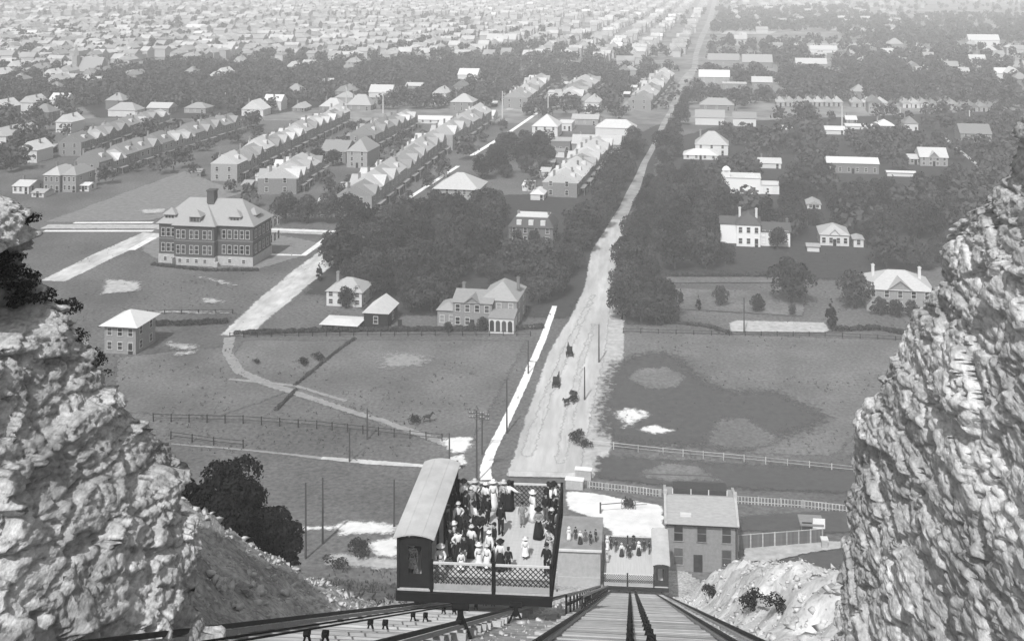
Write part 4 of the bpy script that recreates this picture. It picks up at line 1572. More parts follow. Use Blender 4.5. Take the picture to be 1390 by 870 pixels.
# --- the school
def school():
    a, b = G(209, 352), G(350, 363)
    w = 28.4
    rz = -.075
    c = G(279, 359)
    t = thing('school', 'large dark brick school with pale hipped roof, dormers and pale stone basement', 'school', (c[0], c[1], 0), rz)
    h, hb, d = 11.4, 2.6, 12.5
    link('basement', MB().box((0, d / 2, hb / 2 - .3), (w + .3, d + .3, hb + .6)).box((-2.6, -.75, hb / 2 - .3), (12.6, 1.5, hb + .6)).mesh('basement', m_stone), t)
    link('wall', MB().box((0, d / 2, (h + hb) / 2), (w, d, h - hb)).box((-2.6, -.75, (h + hb) / 2), (12.2, 1.9, h - hb)).mesh('wall', m_brickd), t)
    link('belt_course', MB().box((0, d / 2, 7.0), (w + .16, d + .16, .22)).box((-2.6, -.75, 7.0), (12.36, 2.06, .22)).mesh('belt_course', m_brick), t)
    # main roof: hip with a flat deck, plus a hipped front wing
    rh = 6.2
    m_sroof = M('school slate roof', .33, .14, 1.4, stretch=(1, 3, 6))
    rf = link('roof', roof_mesh('hip', w, d, h, rh, .7, m_sroof), t)
    mb = MB()
    mb.add([(-9.3, -2.4, h + .01), (4.1, -2.4, h + .01), (4.1, 9, h + .01), (-9.3, 9, h + .01), (-2.8, 5.2, h + 5.4), (-2.4, 5.2, h + 5.4), (-2.4, 9, h + 5.4), (-2.8, 9, h + 5.4)],
           [(0, 1, 5, 4), (1, 2, 6, 5), (3, 0, 4, 7), (4, 5, 6, 7), (2, 3, 7, 6)])
    mb.obj('wing_roof', m_sroof, rf)
    mb = MB()
    for x, y in ((3.0, 0), ):
        mb.box((-.8, 5.6, h + 4.4), (2.2, 2.2, 8.2)).box((-.8, 5.6, h + 8.6), (2.6, 2.6, .4))
    mb.obj('chimney', m_brickd, rf)
    # dormers
    for x, y, zz in ((-11.4, 1.2, h + .6), (-2.6, -.9, h + .75), (8.4, 1.2, h + .6), (12.8, 6.0, h + .5)):
        rz2 = 0 if x < 12 else PI / 2
        dm = link('dormer', MB().box((0, .9, .85), (3.3, 2.6, 1.7)).mesh('dormer', m_roofm), rf, (x, y, zz), rz2)
        hip = MB().add([(-2.1, -.85, 1.7), (2.1, -.85, 1.7), (2.1, 3, 1.7), (-2.1, 3, 1.7), (0, .9, 3.5)], [(0, 1, 4), (1, 2, 4), (2, 3, 4), (3, 0, 4), (3, 2, 1, 0)])
        link('dormer_roof', hip.mesh('dormer_roof', m_sroof), dm)
        for k in (-1, 0, 1):
            link('pane', MB().box((k * .92, -.42, .85), (.72, .06, 1.05)).mesh('pane', m_dwin), dm)
    # tall windows in pairs
    fr, pn = win_meshes(1.0, 2.3)
    frb, pnb = win_meshes(.9, 1.0)
    for z in (3.4, 7.7):
        for x, y in [(-12.9, -.02), (-11.3, -.02), (-9.8, -.02)] + [(-7.4, -1.72), (-5.8, -1.72), (-3.4, -1.72), (-1.8, -1.72), (.6, -1.72), (2.2, -1.72)] + [(5.6, -.02), (7.3, -.02), (9.2, -.02), (11.0, -.02), (12.7, -.02)]:
            o = link('window', fr, t, (x, y, z))
            link('pane', pn, o)
        for j in range(7):
            o = link('window', fr, t, (w / 2 + .02, 2 + j * 2.6, z), PI / 2)
            link('pane', pn, o)
    for x, y in ((-12.2, -.17), (-9.9, -.17), (-7.0, -1.52), (-4.6, -1.52), (-2.0, -1.52), (.6, -1.52), (7.4, -.17), (11.6, -.17)):
        o = link('window', frb, t, (x, y, .8))
        link('pane', pnb, o)
    MB().box((-8.55, -2.3, .6), (.3, 1.8, 3.4)).box((3.9, -1.5, .6), (1.4, 1.2, 1.2)).obj('entrance_steps', m_stone, t)
    # gable end wing to the right
    PLACED.append((c[0], c[1] + 10, 34))


school()

# --- big brick house by the field
hb, w_, h_, rh_, c_ = house('large pale brick house with front gable, tall right block and arched porch, above the field', 'house', 614, 668, 446, 411, 392, 9.5, 'gable_x', m_brickp, m_roofm, 2, 4, 0, 1, cross=True, skip=((0, 2), (0, 3)), faces='f')


def part_block(t, c, x0, x1, base, eave, ridge, dy, depth, kind, wall, rmat, floors, cols, ov=.35, chims=0, rhmax=9, faces='f', scols=2):
    """a wing of a house, as wall and roof parts of it"""
    a, b = G(x0, base), G(x1, base)
    rz = t.rotation_euler.z
    w = float(np.linalg.norm((b - a)[:2]))
    m = (a + b) / 2 - np.array(c)
    k, n = math.cos(-rz), math.sin(-rz)
    lx, ly = m[0] * k - m[1] * n, dy
    h = z_over((a + b) / 2, eave) - c[2]
    rh = min(max(z_over((a + b) / 2 + np.array([0, depth / 2 + dy, 0]), ridge) - c[2] - h, .4), rhmax)
    wl = link('wall', walls_mesh(w, depth, h, wall, kind, rh), t, (lx, ly, 0))
    rf = link('roof', roof_mesh(kind, w, depth, h, rh, ov, rmat), t, (lx, ly, 0))
    if floors:
        add_windows(wl, w, h, depth, floors, cols, scols, faces=faces, pane=False, ww=min(1.0, w / cols * .5))
    for k in range(chims):
        chimney(rf, (.42, -.42)[k] * w, depth * .5, h + rh * .7)
    return w, h, lx


part_block(hb, c_, 652, 701, 446, 409, 378, 1.6, 11, 'hip', m_brickp, m_roofm, 2, 3, chims=1, faces='fr')
part_block(hb, c_, 591, 617, 446, 424, 409, .6, 7, 'hip', m_brickp, m_roofm, 1, 2)
wp, hp_, lxp = part_block(hb, c_, 667, 701, 447, 426, 421, -2.2, 3.6, 'shed', m_trim, m_roofm, 0, 1, ov=.2)
for i in range(4):
    MB().box((lxp - wp / 2 + .7 + i * (wp - 1.0) / 3.4, -2.28, 1.5), (1.0, .12, 2.0)).tube([(lxp - wp / 2 + .7 + i * (wp - 1.0) / 3.4, -2.34, 2.5), (lxp - wp / 2 + .7 + i * (wp - 1.0) / 3.4, -2.22, 2.5)], .5, 14).obj('porch_arch', m_dwin, hb)

house('small plastered house with pyramid roof half hidden by the left cliff shrubs', 'house', 140, 186, 480, 442, 420, 8, 'hip', m_brickp, m_roofw, 2, 3, 2, 0, faces='fr', ov=.9)
house('white two storey house with pale hipped roof at the grove edge', 'house', 442, 492, 416, 396, 376, 8, 'hip', m_trim, m_roofp, 2, 4, 2, 1, faces='fr')
house('dark timber barn with bright metal gable roof', 'barn', 493, 527, 444, 425, 405, 7.5, 'gable_y', m_timd, m_roofw, 1, 1, 1, 0, name='barn')
house('long low pale roofed shed lying along the hedge', 'shed', 436, 484, 450, 444, 433, 5.5, 'hip', m_timd, m_roofw, 0, 1, 0, 0, name='shed', ov=.6)
t_, w2, h2, r2, c2 = house('dark brick mansard house with flat white roof deck among trees', 'house', 690, 751, 332, 309, 292, 10, 'mansard', m_brick, m_roofd, 2, 4, 3, 2, faces='fr', chmat=m_brick)
link('roof_deck', MB().box((0, 5, h2 + r2 + .16), (w2 * .72, 6.4, .24)).mesh('roof_deck', m_roofw), t_)
for k in (-.27, 0, .27):
    link('dormer', MB().box((k * w2, .9, h2 + 1.2), (1.5, 1.6, 1.8)).mesh('dormer', m_trim), t_)
house('wide pale roofed house beside the long diagonal sidewalk', 'house', 588, 649, 277, 257, 234, 14, 'hip', m_brickp, m_roofp, 2, 5, 3, 1, faces='fr', ov=.6)
house('pale brick double house standing in front of the left terrace, nearer of two', 'house', 58, 82, 261, 238, 224, 12, 'hip', m_brickp, m_roofp, 2, 3, 2, 1)
house('pale brick double house at the left terrace, right hand one with open side', 'house', 84, 104, 261, 238, 224, 12, 'hip', m_brickp, m_roofm, 2, 3, 2, 1)
house('white sheds below the left terrace end', 'shed', 105, 121, 260, 252, 247, 5, 'gable_x', m_trim, m_roofw, 1, 2, 1, 0, name='shed')
house('pale low house against the left cliff top', 'house', 16, 40, 263, 253, 244, 9, 'gable_x', m_trim, m_roofp, 1, 3, 2, 1)
house('low pale outbuilding right of the house at the left cliff top', 'shed', 42, 60, 268, 262, 256, 6, 'gable_x', m_trim, m_roofp, 1, 2, 0, 0, name='shed')
house('broad pale brick villa with twin ridge roof, left half', 'house', 434, 470, 222, 206, 190, 14, 'gable_x', m_brickp, m_roofm, 2, 3, 2, 1, faces='f')
house('tall pale brick gable block joined to the broad villa on its right', 'house', 470, 499, 228, 206, 187, 16, 'hip', m_brickp, m_roofm, 3, 2, 2, 1, faces='f')
house('low white building with long roof beyond the sidewalk end', 'building', 722, 757, 187, 172, 155, 14, 'hip', m_trim, m_roofp, 2, 3, 2, 1, name='building')
house('bright flat roofed wing right of the low white building', 'building', 757, 776, 178, 168, 158, 12, 'flat', m_trim, m_roofw, 1, 3, 1, 0, name='building')
house('broad dull fronted building across from the tree belt', 'building', 748, 774, 207, 192, 190, 10, 'flat', m_brick, m_roofp, 1, 3, 1, 0, name='building')
house('long white shed roof in front of the dark trees', 'shed', 557, 612, 168, 163, 157, 9, 'gable_x', m_trim, m_roofw, 1, 5, 0, 0, name='shed')
house('white gabled hall beside the telegraph pole', 'hall', 628, 670, 164, 157, 149, 12, 'gable_x', m_trim, m_roofw, 1, 4, 2, 0, name='hall')
house('tall pale house behind the white gabled hall', 'house', 611, 642, 152, 139, 127, 12, 'hip', m_brickp, m_roofp, 2, 3, 2, 1)
# right of the road
tv, wv_, hv, rv_, cv = house('bright white villa with corner turret and stepped front gable', 'villa', 980, 1032, 263, 242, 240, 9, 'flat', m_white_paint, m_roofw, 1, 3, 1, 0, name='villa')
lt = MB().box((-wv_ / 2 + 1.7, 1.2, hv + 1.3), (2.8, 2.4, 2.8)).lathe([(1.7, 2.7), (1.5, 3.2), (.9, 3.9), (.1, 4.2)], 14, (-wv_ / 2 + 1.7, 1.2, hv))
link('turret', lt.mesh('turret', m_white_paint), tv)
link('gable', MB().add([(1, -.1, hv), (7, -.1, hv), (5.4, -.1, hv + 1.2), (4, -.1, hv + 2.2), (2.6, -.1, hv + 1.2), (1, .4, hv), (7, .4, hv), (5.4, .4, hv + 1.2), (4, .4, hv + 2.2), (2.6, .4, hv + 1.2)],
                       [(0, 1, 2, 3, 4), (9, 8, 7, 6, 5), (1, 0, 5, 6), (2, 1, 6, 7), (3, 2, 7, 8), (4, 3, 8, 9), (0, 4, 9, 5)]).mesh('gable', m_white_paint), tv)
part_block(tv, cv, 1032, 1057, 262, 250, 248, .5, 7, 'flat', m_white_paint, m_roofw, 1, 2)
tw, ww_, hw, rw, cw = house('white house with dark hipped roof and pale chimneys in the woods', 'house', 1000, 1032, 335, 305, 287, 10, 'hip', m_white_paint, m_roofd, 2, 3, 2, 2, faces='f', chmat=m_trim)
part_block(tw, cw, 1032, 1072, 334, 314, 299, 1.5, 8, 'gable_x', m_white_paint, m_roofd, 2, 4, chims=1)
part_block(tw, cw, 978, 1001, 333, 306, 292, 3, 8, 'gable_x', m_white_paint, m_roofd, 0, 1)
house('pale gabled cottage half sunk in the woods', 'cottage', 1114, 1152, 334, 319, 303, 10, 'hip', m_trim, m_roofp, 1, 4, 2, 0, cross=True, name='cottage')
house('small pale annex beside the gabled cottage', 'shed', 1159, 1172, 336, 325, 320, 5, 'gable_y', m_trim, m_roofp, 1, 1, 0, 0, name='shed')
house('little white shed left of the gabled cottage', 'shed', 1096, 1112, 342, 337, 333, 4, 'gable_x', m_trim, m_roofp, 0, 1, 0, 0, name='shed')
house('small gable roof peeping out of the right woods', 'house', 1096, 1114, 284, 278, 270, 7, 'gable_y', m_trim, m_roofp, 1, 2, 0, 0)
tr, wr_, hr_, rr_, cr_ = house('long pale brick house with central gable and two chimneys by the right cliff', 'house', 1178, 1266, 424, 394, 366, 12, 'hip', m_brickp, m_roofp, 2, 5, 2, 2, cross=True, faces='f', chmat=m_trim)
house('wide low pale building with flat roofs beyond the right woods', 'building', 1124, 1192, 236, 222, 213, 10, 'gable_x', m_brickp, m_roofw, 1, 6, 2, 0, name='building')
house('large pale house right of the wide low building', 'house', 1250, 1286, 226, 214, 200, 12, 'gable_x', m_brickp, m_roofp, 2, 4, 2, 1, cross=True)
house('small pale wing beside the large pale house', 'house', 1234, 1252, 224, 216, 209, 8, 'gable_x', m_brickp, m_roofp, 1, 2, 1, 0)
house('row of white sheds below the large pale house', 'shed', 1205, 1242, 240, 236, 232, 4, 'gable_x', m_trim, m_roofw, 0, 4, 0, 0, name='shed')
house('dull roofed house by the right lane', 'house', 1305, 1345, 194, 182, 168, 13, 'gable_x', m_brickp, m_roofm, 2, 3, 2, 1)
house('small white box house among the right trees', 'house', 1054, 1075, 181, 174, 169, 8, 'flat', m_white_paint, m_roofw, 1, 2, 1, 0)
house('tall hip roofed house right of the far road', 'house', 944, 988, 211, 197, 178, 12, 'hip', m_trim, m_roofp, 2, 3, 2, 1)
house('bright low roof in front of the tall hip roofed house', 'shed', 928, 974, 217, 211, 202, 9, 'hip', m_trim, m_roofw, 1, 4, 0, 0, name='shed')
SMALL = [
    (944, 983, 170, 160, 149, 'gable_x', 'grey roofed house above the tall hip roofed house'), (950, 996, 150, 143, 133, 'hip', 'grey double house beyond the grey roofed house'),
    (995, 1026, 172, 161, 152, 'gable_x', 'gabled house right of the grey roofed house'), (949, 990, 114, 105, 95, 'gable_x', 'white roofed house close right of the far road bend'),
    (981, 1013, 122, 114, 106, 'flat', 'pale flat fronted house below the far road bend'), (1021, 1048, 120, 112, 104, 'gable_x', 'pale gabled house right of the flat fronted one'),
    (961, 1003, 89, 82, 73, 'gable_x', 'grey long roofed works far right of the road'), (1008, 1048, 93, 85, 74, 'gable_x', 'pale works building beside the grey long roofed works'),
    (145, 185, 159, 150, 139, 'hip', 'pale house leftmost of three before the dark tree belt'), (198, 230, 155, 147, 139, 'gable_x', 'pale house in the middle of three before the dark tree belt'),
    (249, 280, 154, 147, 139, 'hip', 'grey house rightmost of three before the dark tree belt'), (327, 358, 158, 149, 135, 'gable_y', 'white gabled house right of the dark tree belt'),
    (433, 464, 152, 145, 133, 'hip', 'pale hip roofed house with finial near the dark trees'), (470, 504, 150, 143, 128, 'hip', 'pale pointed roof house beside the hip roofed one'),
    (500, 532, 133, 126, 115, 'gable_x', 'pale gabled house above the pointed roof house'), (621, 648, 109, 102, 93, 'gable_x', 'pale house among far trees above the white hall'),
    (550, 572, 121, 117, 112, 'gable_x', 'low pale roof in the far tree belt'), (396, 414, 152, 147, 139, 'gable_y', 'narrow pale house at the end of the right terrace'),
    (1081, 1122, 92, 87, 79, 'gable_x', 'pale cottage in front of the far park'), (1149, 1187, 176, 172, 168, 'gable_x', 'low white roof beside the tall pale pole'),
    (1121, 1147, 183, 177, 171, 'gable_x', 'small white roof left of the tall pale pole'), (1190, 1214, 179, 171, 162, 'hip', 'grey house behind the low white roof'),
    (1149, 1163, 168, 163, 157, 'gable_x', 'tiny white house above the low white roof'), (1228, 1246, 178, 168, 158, 'hip', 'dull house beside the second tall pale pole'),
    (1030, 1060, 229, 222, 214, 'gable_x', 'pale roofed house left of the wide low building'), (1205, 1226, 66, 60, 52, 'hip', 'pale far house at the start of the right road'),
    (1338, 1355, 78, 70, 62, 'gable_y', 'bright far gable house near the right road'), (1100, 1136, 72, 68, 62, 'gable_x', 'long pale far roof across the open lots'),
    (776, 842, 210, 196, 183, 'gable_x', 'row fronted brick building near the main road tree belt'), (808, 862, 184, 174, 162, 'hip', 'wide pale roofed block left of the main road'),
    (720, 738, 272, 264, 255, 'hip', 'small white roofed house at the near end of the road terrace'), (776, 812, 170, 162, 155, 'gable_x', 'low pale works beyond the flat roofed wing'),
    (92, 136, 104, 97, 78, 'gable_x', 'church with big pale roof far left'), (1316, 1356, 62, 55, 47, 'gable_x', 'pale far block at the right edge'),
    (660, 700, 60, 54, 46, 'gable_x', 'pale far block left of the haze gap'), (250, 276, 42, 38, 33, 'gable_x', 'bright far roof high on the left'),
]
for x0, x1, b_, e_, r_, k_, lb in SMALL:
    house(lb, 'church' if 'church' in lb else 'house', x0, x1, b_, e_, r_, 10 + (b_ < 120) * 4, k_, random.choice([m_brickp, m_trim, m_brick]), m_roofw if ('white' in lb or 'bright' in lb) else (m_roofm if ('grey' in lb or 'dull' in lb) else m_roofp), 2 if b_ - e_ > 8 else 1, 3, 2, 1, name='church' if 'church' in lb else 'house', pane=False)
cs = [o for o in COL.objects if o.get('label') == 'church with big pale roof far left'][0]
MB().box((-8, 2, 8), (4, 4, 16)).lathe([(2.6, 16), (.1, 25)], 4, (-8, 2, 0)).obj('steeple', m_brickp, cs)


# --- terraces: brick rows receding along the side streets
def unit(W, Dp, h, rh, wall, rmat, style=0):
    """one row house: W along the row (local y), Dp deep (local x), street front on +x"""
    t = thing('terrace_house', '-', 'row house')
    link('wall', MB().box((0, W / 2, h / 2), (Dp, W - .02, h)).mesh('wall', wall), t)
    mb = MB()
    x0, x1 = -Dp / 2 - .4, Dp / 2 + .4
    y0, y1 = .0, W
    z = h - .03
    mb.add([(x0, y0, z), (x1, y0, z), (x1, y1, z), (x0, y1, z), (0, y0, z + rh), (0, y1, z + rh)], [(1, 2, 5, 4), (3, 0, 4, 5), (0, 1, 4), (2, 3, 5), (3, 2, 1, 0)])
    rf = mb.obj('roof', rmat, t)
    # cross gable to the street and to the yard
    for s in ((1, -1) if style == 0 else (1,) if style == 1 else ()):
        gw = W * (.34 if style == 0 else .24)
        g = MB().add([(s * (Dp / 2 + .5), W / 2 - gw, z), (s * (Dp / 2 + .5), W / 2 + gw, z), (s * (Dp / 2 + .5), W / 2, z + rh * .8), (0, W / 2 - gw * .2, z + rh * .8), (0, W / 2 + gw * .2, z + rh * .8)],
                     [(0, 1, 2), (1, 4, 2), (0, 2, 3), (2, 4, 3)])
        me = g.mesh('gable_roof', rmat)
        bm = bmesh.new()
        bm.from_mesh(me)
        bmesh.ops.recalc_face_normals(bm, faces=bm.faces[:])
        bm.to_mesh(me)
        bm.free()
        link('gable_roof', me, rf)
    chimney(rf, -Dp * .18, W * .04 + .4, h + rh * .72, .8, 1.7)
    if style == 2:
        for s in (1, -1):
            MB().box((s * Dp * .3, W * .5, h + rh * .45), (1.8, 1.5, 1.7)).obj('dormer', m_trim, rf)
        chimney(rf, Dp * .2, W * .9, h + rh * .6, .7, 1.4)
    if style == 1:
        MB().box((-Dp / 2 - 1.6, W * .3, h * .28), (3.2, W * .45, h * .56)).obj('back_wing', wall, t)
    fr, pn = win_meshes(1.1, 1.7)
    for i, zz in enumerate((.9, 4.1)):
        for yy in (W * .28, W * .74):
            if i == 0 and yy > W / 2:
                continue
            link('pane', pn, link('window', fr, t, (Dp / 2 + .03, yy, zz), PI / 2))
        for xx in (-Dp * .27, Dp * .2):
            link('pane', pn, link('window', fr, t, (xx, -.03, zz)))
    MB().box((Dp / 2 + .06, W * .74, 1.05), (.1, 1.0, 2.1)).obj('door', m_timd, t)
    pr = MB().box((Dp / 2 + 1.1, W * .62, 2.75), (2.2, W * .6, .18)).bar((Dp / 2 + 2.0, W * .36, 0), (Dp / 2 + 2.0, W * .36, 2.7), .16).bar((Dp / 2 + 2.0, W * .88, 0), (Dp / 2 + 2.0, W * .88, 2.7), .16)
    pr.obj('porch', m_brickp, t)
    return t


ORD = ['nearest', 'second', 'third', 'fourth', 'fifth', 'sixth', 'seventh', 'eighth', 'ninth', 'tenth', 'eleventh', 'twelfth', 'thirteenth', 'fourteenth', 'fifteenth', 'sixteenth', 'seventeenth', 'eighteenth', 'nineteenth', 'farthest']


def terrace(what, near, far, n, Dp, h, rh, wall, rmat, gap=0.0, yard=True):
    a, b = G(*near)[:2], G(*far)[:2]
    a, b = Vector((a[0], a[1])), Vector((b[0], b[1]))
    step = (b - a).length / n
    W = step * (1 - gap)
    rz = math.atan2((b - a).y, (b - a).x) - PI / 2
    us, first = [unit(W, Dp, h * (1, .94, 1.06)[q], rh * (1, .9, 1.08)[q], wall, rmat if q != 1 else (m_roofm if rmat == m_roofp else m_roofp), q) for q in range(min(3, n))], set()
    seq = list(range(len(us))) + [random.choice((0, 0, 1, 2)) for _ in range(n)]
    seq = seq[:len(us)] + seq[len(us):n]
    random.shuffle(seq)
    for k in range(n):
        p = a + (b - a) * (k / n)
        lb = '%s house from the near end of %s' % (ORD[k], what)
        i_ = seq[k]
        o = copy_tree(us[i_]) if i_ in first else us[i_]
        first.add(i_)
        o.location = (p.x, p.y, 0)
        o.rotation_euler = (0, 0, rz)
        s = random.uniform(.93, 1.07)
        o.scale = (random.uniform(.95, 1.05), 1, s)
        o['label'] = lb
        o['group'] = 'row houses of ' + what
        PLACED.append((p.x, p.y + W / 2, -max(W, Dp)))
        if yard and k % 2 == 0:
            q = Vector((p.x, p.y)) + Vector((-math.cos(rz), -math.sin(rz))) * (Dp / 2 + random.uniform(6, 10)) + Vector((-math.sin(rz), math.cos(rz))) * W * random.uniform(.2, .8)
            w_, d_, h_ = random.uniform(2.5, 4.5), random.uniform(3, 5), random.uniform(2, 2.8)
            sh_ = thing('yard_shed', 'small shed behind the %s house of %s' % (ORD[k], what), 'shed', (q.x, q.y, 0), rz, 'yard sheds of ' + what)
            link('wall', walls_mesh(w_, d_, h_, random.choice([m_trim, m_timd, m_brick])), sh_)
            link('roof', roof_mesh(random.choice(['gable_x', 'shed']), w_, d_, h_, 1.1, .25, random.choice([m_roofp, m_roofm, m_roofw])), sh_)


terrace('the long terrace by the diagonal sidewalk', (481, 290), (588, 206), 10, 12, 6.8, 4.0, m_brickp, m_roofp)
terrace('the upper terrace toward the white hall', (598, 204), (652, 168), 6, 12, 6.8, 4.0, m_brickp, m_roofp)
terrace('the short pale terrace behind the school', (376, 264), (418, 233), 5, 14, 5.6, 3.6, m_brickp, m_roofp)
terrace('the pale terrace left of the broad villa', (304, 246), (462, 168), 15, 11, 6.6, 3.8, m_brickp, m_roofp)
terrace('the terrace behind the broad villa', (492, 204), (552, 172), 7, 12, 6.6, 3.6, m_brickp, m_roofm)
terrace('the grey terrace at the left', (118, 244), (314, 180), 13, 11, 6.4, 3.8, m_brickp, m_roofm)
terrace('the far left back terrace', (95, 212), (218, 169), 8, 10, 6.0, 3.4, m_brickp, m_roofm)
terrace('the low pale terrace along the main road', (760, 268), (814, 206), 8, 13, 5.0, 3.2, m_brickp, m_roofp)
terrace('the far terrace beside the haze road', (868, 150), (902, 112), 7, 14, 6.0, 4, m_brickp, m_roofp)
terrace('the far pale terrace above the white hall', (700, 148), (735, 118), 6, 14, 6.2, 4, m_brickp, m_roofp)
terrace('the far pale terrace right of the sidewalk end', (770, 144), (800, 118), 5, 18, 6.2, 4, m_brickp, m_roofp)


def gable_row(what, x0, x1, base, n, wall, rmat):
    for k in range(n):
        xa, xb = x0 + (x1 - x0) * k / n, x0 + (x1 - x0) * (k + .86) / n
        house('%s gable house from the left in %s' % (ORD[k] if k else 'first', what), 'house', xa, xb, base, base - 6, base - 13, 12, 'gable_y', wall, rmat, 2, 2, 0, 1, group='gable houses of ' + what, faces='f', pane=False)


gable_row('the long gable row beyond the right woods', 1054, 1146, 145, 7, m_brickp, m_roofp)
gable_row('the middle gable group beyond the right woods', 1156, 1208, 146, 3, m_brickp, m_roofp)
gable_row('the white gable group left of the grey range', 1226, 1262, 147, 3, m_trim, m_roofp)
gable_row('the grey range of gables', 1264, 1304, 149, 3, m_brickp, m_roofm)
gable_row('the last gable group before the right cliff', 1304, 1356, 152, 4, m_brickp, m_roofm)

# --- incline station house at the foot of the hill
ts_, ws_, hs_, rs_, cst = house('pale brick station house with tall dark windows and big plain roof at the incline foot', 'house', 905, 1000, 776, 712, 672, 9.5, 'gable_x', m_brickp, m_roofp, 2, 3, 0, 0, rz=-.02, faces='', door=False, ov=.3, rhk=.95)
frs, pns = win_meshes(1.15, 2.2)
frs = frs.copy()
frs.materials[0] = m_brick
for i in range(2):
    for j in range(3):
        x = (-.33, 0, .35)[j] * ws_
        if (i, j) == (0, 1):
            MB().box((x - .5, -.06, 1.15), (1.2, .12, 2.3)).obj('door', m_timd, ts_)
            continue
        link('pane', pns, link('window', frs, ts_, (x, -.02, .9 + i * (hs_ * .5))))
for s in (-1, 1):
    MB().box((s * (ws_ / 2 + .14), 4.75, hs_ + rs_ * .5 - .1), (.3, .6, .2)).bar((s * (ws_ / 2 + .12), -.4, hs_ + .12), (s * (ws_ / 2 + .12), 4.75, hs_ + rs_ + .16), .34, .2).bar((s * (ws_ / 2 + .12), 9.9, hs_ + .12), (s * (ws_ / 2 + .12), 4.75, hs_ + rs_ + .16), .34, .2).obj('parapet', m_stone, ts_)
    MB().box((s * (ws_ / 2 + .1), 4.75, hs_ + rs_ + .35), (.5, .6, .6)).obj('chimney', m_stone, ts_)
MB().box((0, 6.6, hs_ + rs_ - .2), (ws_ * .8, 2.2, 1.3)).obj('roof_box', m_dwin, ts_)
for k in (-.4, -.13, .13, .4):
    MB().box((k * ws_, 5.46, hs_ + rs_ - .1), (.14, .1, 1.2)).obj('roof_post', m_trim, ts_)
MB().box((-ws_ * .22, 1.4, hs_ + rs_ * .36), (1.5, .6, .3)).obj('skylight', m_roofw, ts_)
MB().tube([(ws_ / 2 - .15, -.12, 0), (ws_ / 2 - .15, -.12, hs_)], .08, 8).obj('drainpipe', m_iron, ts_)
MB().box((0, -.3, hs_ - .06), (ws_ + .2, .16, .16)).obj('gutter', m_iron, ts_)

# --- raised platform with its wall, left of the lower car
xa, xb = float(at_depth(757, 780, 134.2)[0]), float(at_depth(815, 780, 134.2)[0])
pf = thing('station_platform', 'raised pale platform with plain retaining wall left of the lower car', 'platform', ((xa + xb) / 2, 134.2, 3.2))
wpx = xb - xa
MB().box((0, 4, 2.6), (wpx, 8, 5.2)).obj('wall', m_stone, pf)
MB().box((0, 4, 5.28), (wpx + .3, 8.3, .17)).obj('coping', M('trodden platform top', .24, .25, .8), pf)
MB().box((0, -.1, 5.3), (wpx + .34, .3, .22)).obj('edge_beam', m_trim, pf)
MB().box((0, -.06, .9), (wpx - .1, .1, 1.8)).obj('plinth', m_panel, pf)
PZ = 3.2 + 5.37
for px, lb, rz, kw in ((771, 'woman in white at the left end of the raised platform', .2, dict(low='w', hat='wide', hatmat='w', dress=True)), (780, 'man in dark suit on the raised platform beside the woman in white', .5, dict(female=False, top='d', low='d', hat='bowler')),
                       (787, 'woman in white blouse in the middle of the raised platform', -.2, dict(hat='boater', hatmat='s')), (794, 'man in grey suit on the raised platform', .3, dict(female=False, top='m', low='m', hat='flat')),
                       (801, 'man in black waiting near the lower car on the platform', -.5, dict(female=False, top='d', low='d', hat='bowler')), (808, 'man in black at the platform edge next to the lower car', -.9, dict(female=False, top='d', low='d', hat='flat'))):
    p = at_z(px, 745, PZ)
    person(lb, (p[0], max(p[1], 134.8) + random.uniform(0, 2.4), PZ), rz, group='people waiting on the platform', **kw)

# --- fences and walls


m_fence = M('weathered whitewash', .42, .25, 2.0, rand=.25)


def picket_fence(label, pts_px, h=1.3, step=.55, mat=None, post_step=2.8, name='picket_fence', pickets=True, rails=(0.3, .95)):
    P = [Vector(G(*p)) for p in pts_px]
    t = thing(name, label, 'fence', P[0])
    mat = mat or m_white_paint
    n = 0
    for a, b in zip(P[:-1], P[1:]):
        L = (b - a).length
        d = (b - a) / L
        for r in rails:
            MB().bar(a + Vector((0, 0, h * r)) - P[0], b + Vector((0, 0, h * r)) - P[0], .05, .075 if not pickets else .1).obj('rail', mat, t)
        k = max(1, int(L / post_step))
        pm = cached(('post', name, h), lambda: MB().box((0, 0, h * .5), (.16, .16, h * 1.1)).mesh('post', mat))
        for i in range(k + 1):
            link('post', pm, t, a + d * (L * i / k) - P[0])
        if pickets:
            pk = cached(('picket', name, h), lambda: MB().box((0, 0, h * .5), (.16, .03, h * .96)).mesh('picket', mat))
            m = int(L / step)
            for i in range(m):
                if n < 290:
                    q = a + d * (L * (i + .5) / m) - P[0]
                    link('picket', pk, t, q + Vector((d.y * .06, -d.x * .06, 0)), math.atan2(d.y, d.x))
                    n += 1
    return t


picket_fence('white paling fence running left of the station roof to the gate blocks', [(798, 662), (850, 668), (897, 674)], 1.15, .5, m_fence)
picket_fence('long white paling fence right of the station roof toward the cliff', [(1000, 683), (1090, 689), (1185, 700)], 1.2, .5, m_fence)
picket_fence('thin pale rail fence across the right meadow', [(800, 606), (900, 617), (1010, 627), (1190, 645)], 1.2, .5, m_fence, 3.4, 'rail_fence', False, (.5, .95))
picket_fence('dark post fence along the upper edge of the left lower field', [(208, 572), (330, 575), (430, 582), (600, 600)], 1.5, .5, m_timd, 3.0, 'post_fence', False, (.5, .92))
picket_fence('dark post fence below the left lower field', [(232, 596), (290, 604), (330, 608)], 1.4, .5, m_timd, 3.2, 'post_fence', False, (.5, .92))
picket_fence('stone post and rail fence along the big field top', [(312, 458), (480, 456), (720, 456)], 1.1, .5, m_timd, 3.0, 'field_fence', False, (.4, .9))
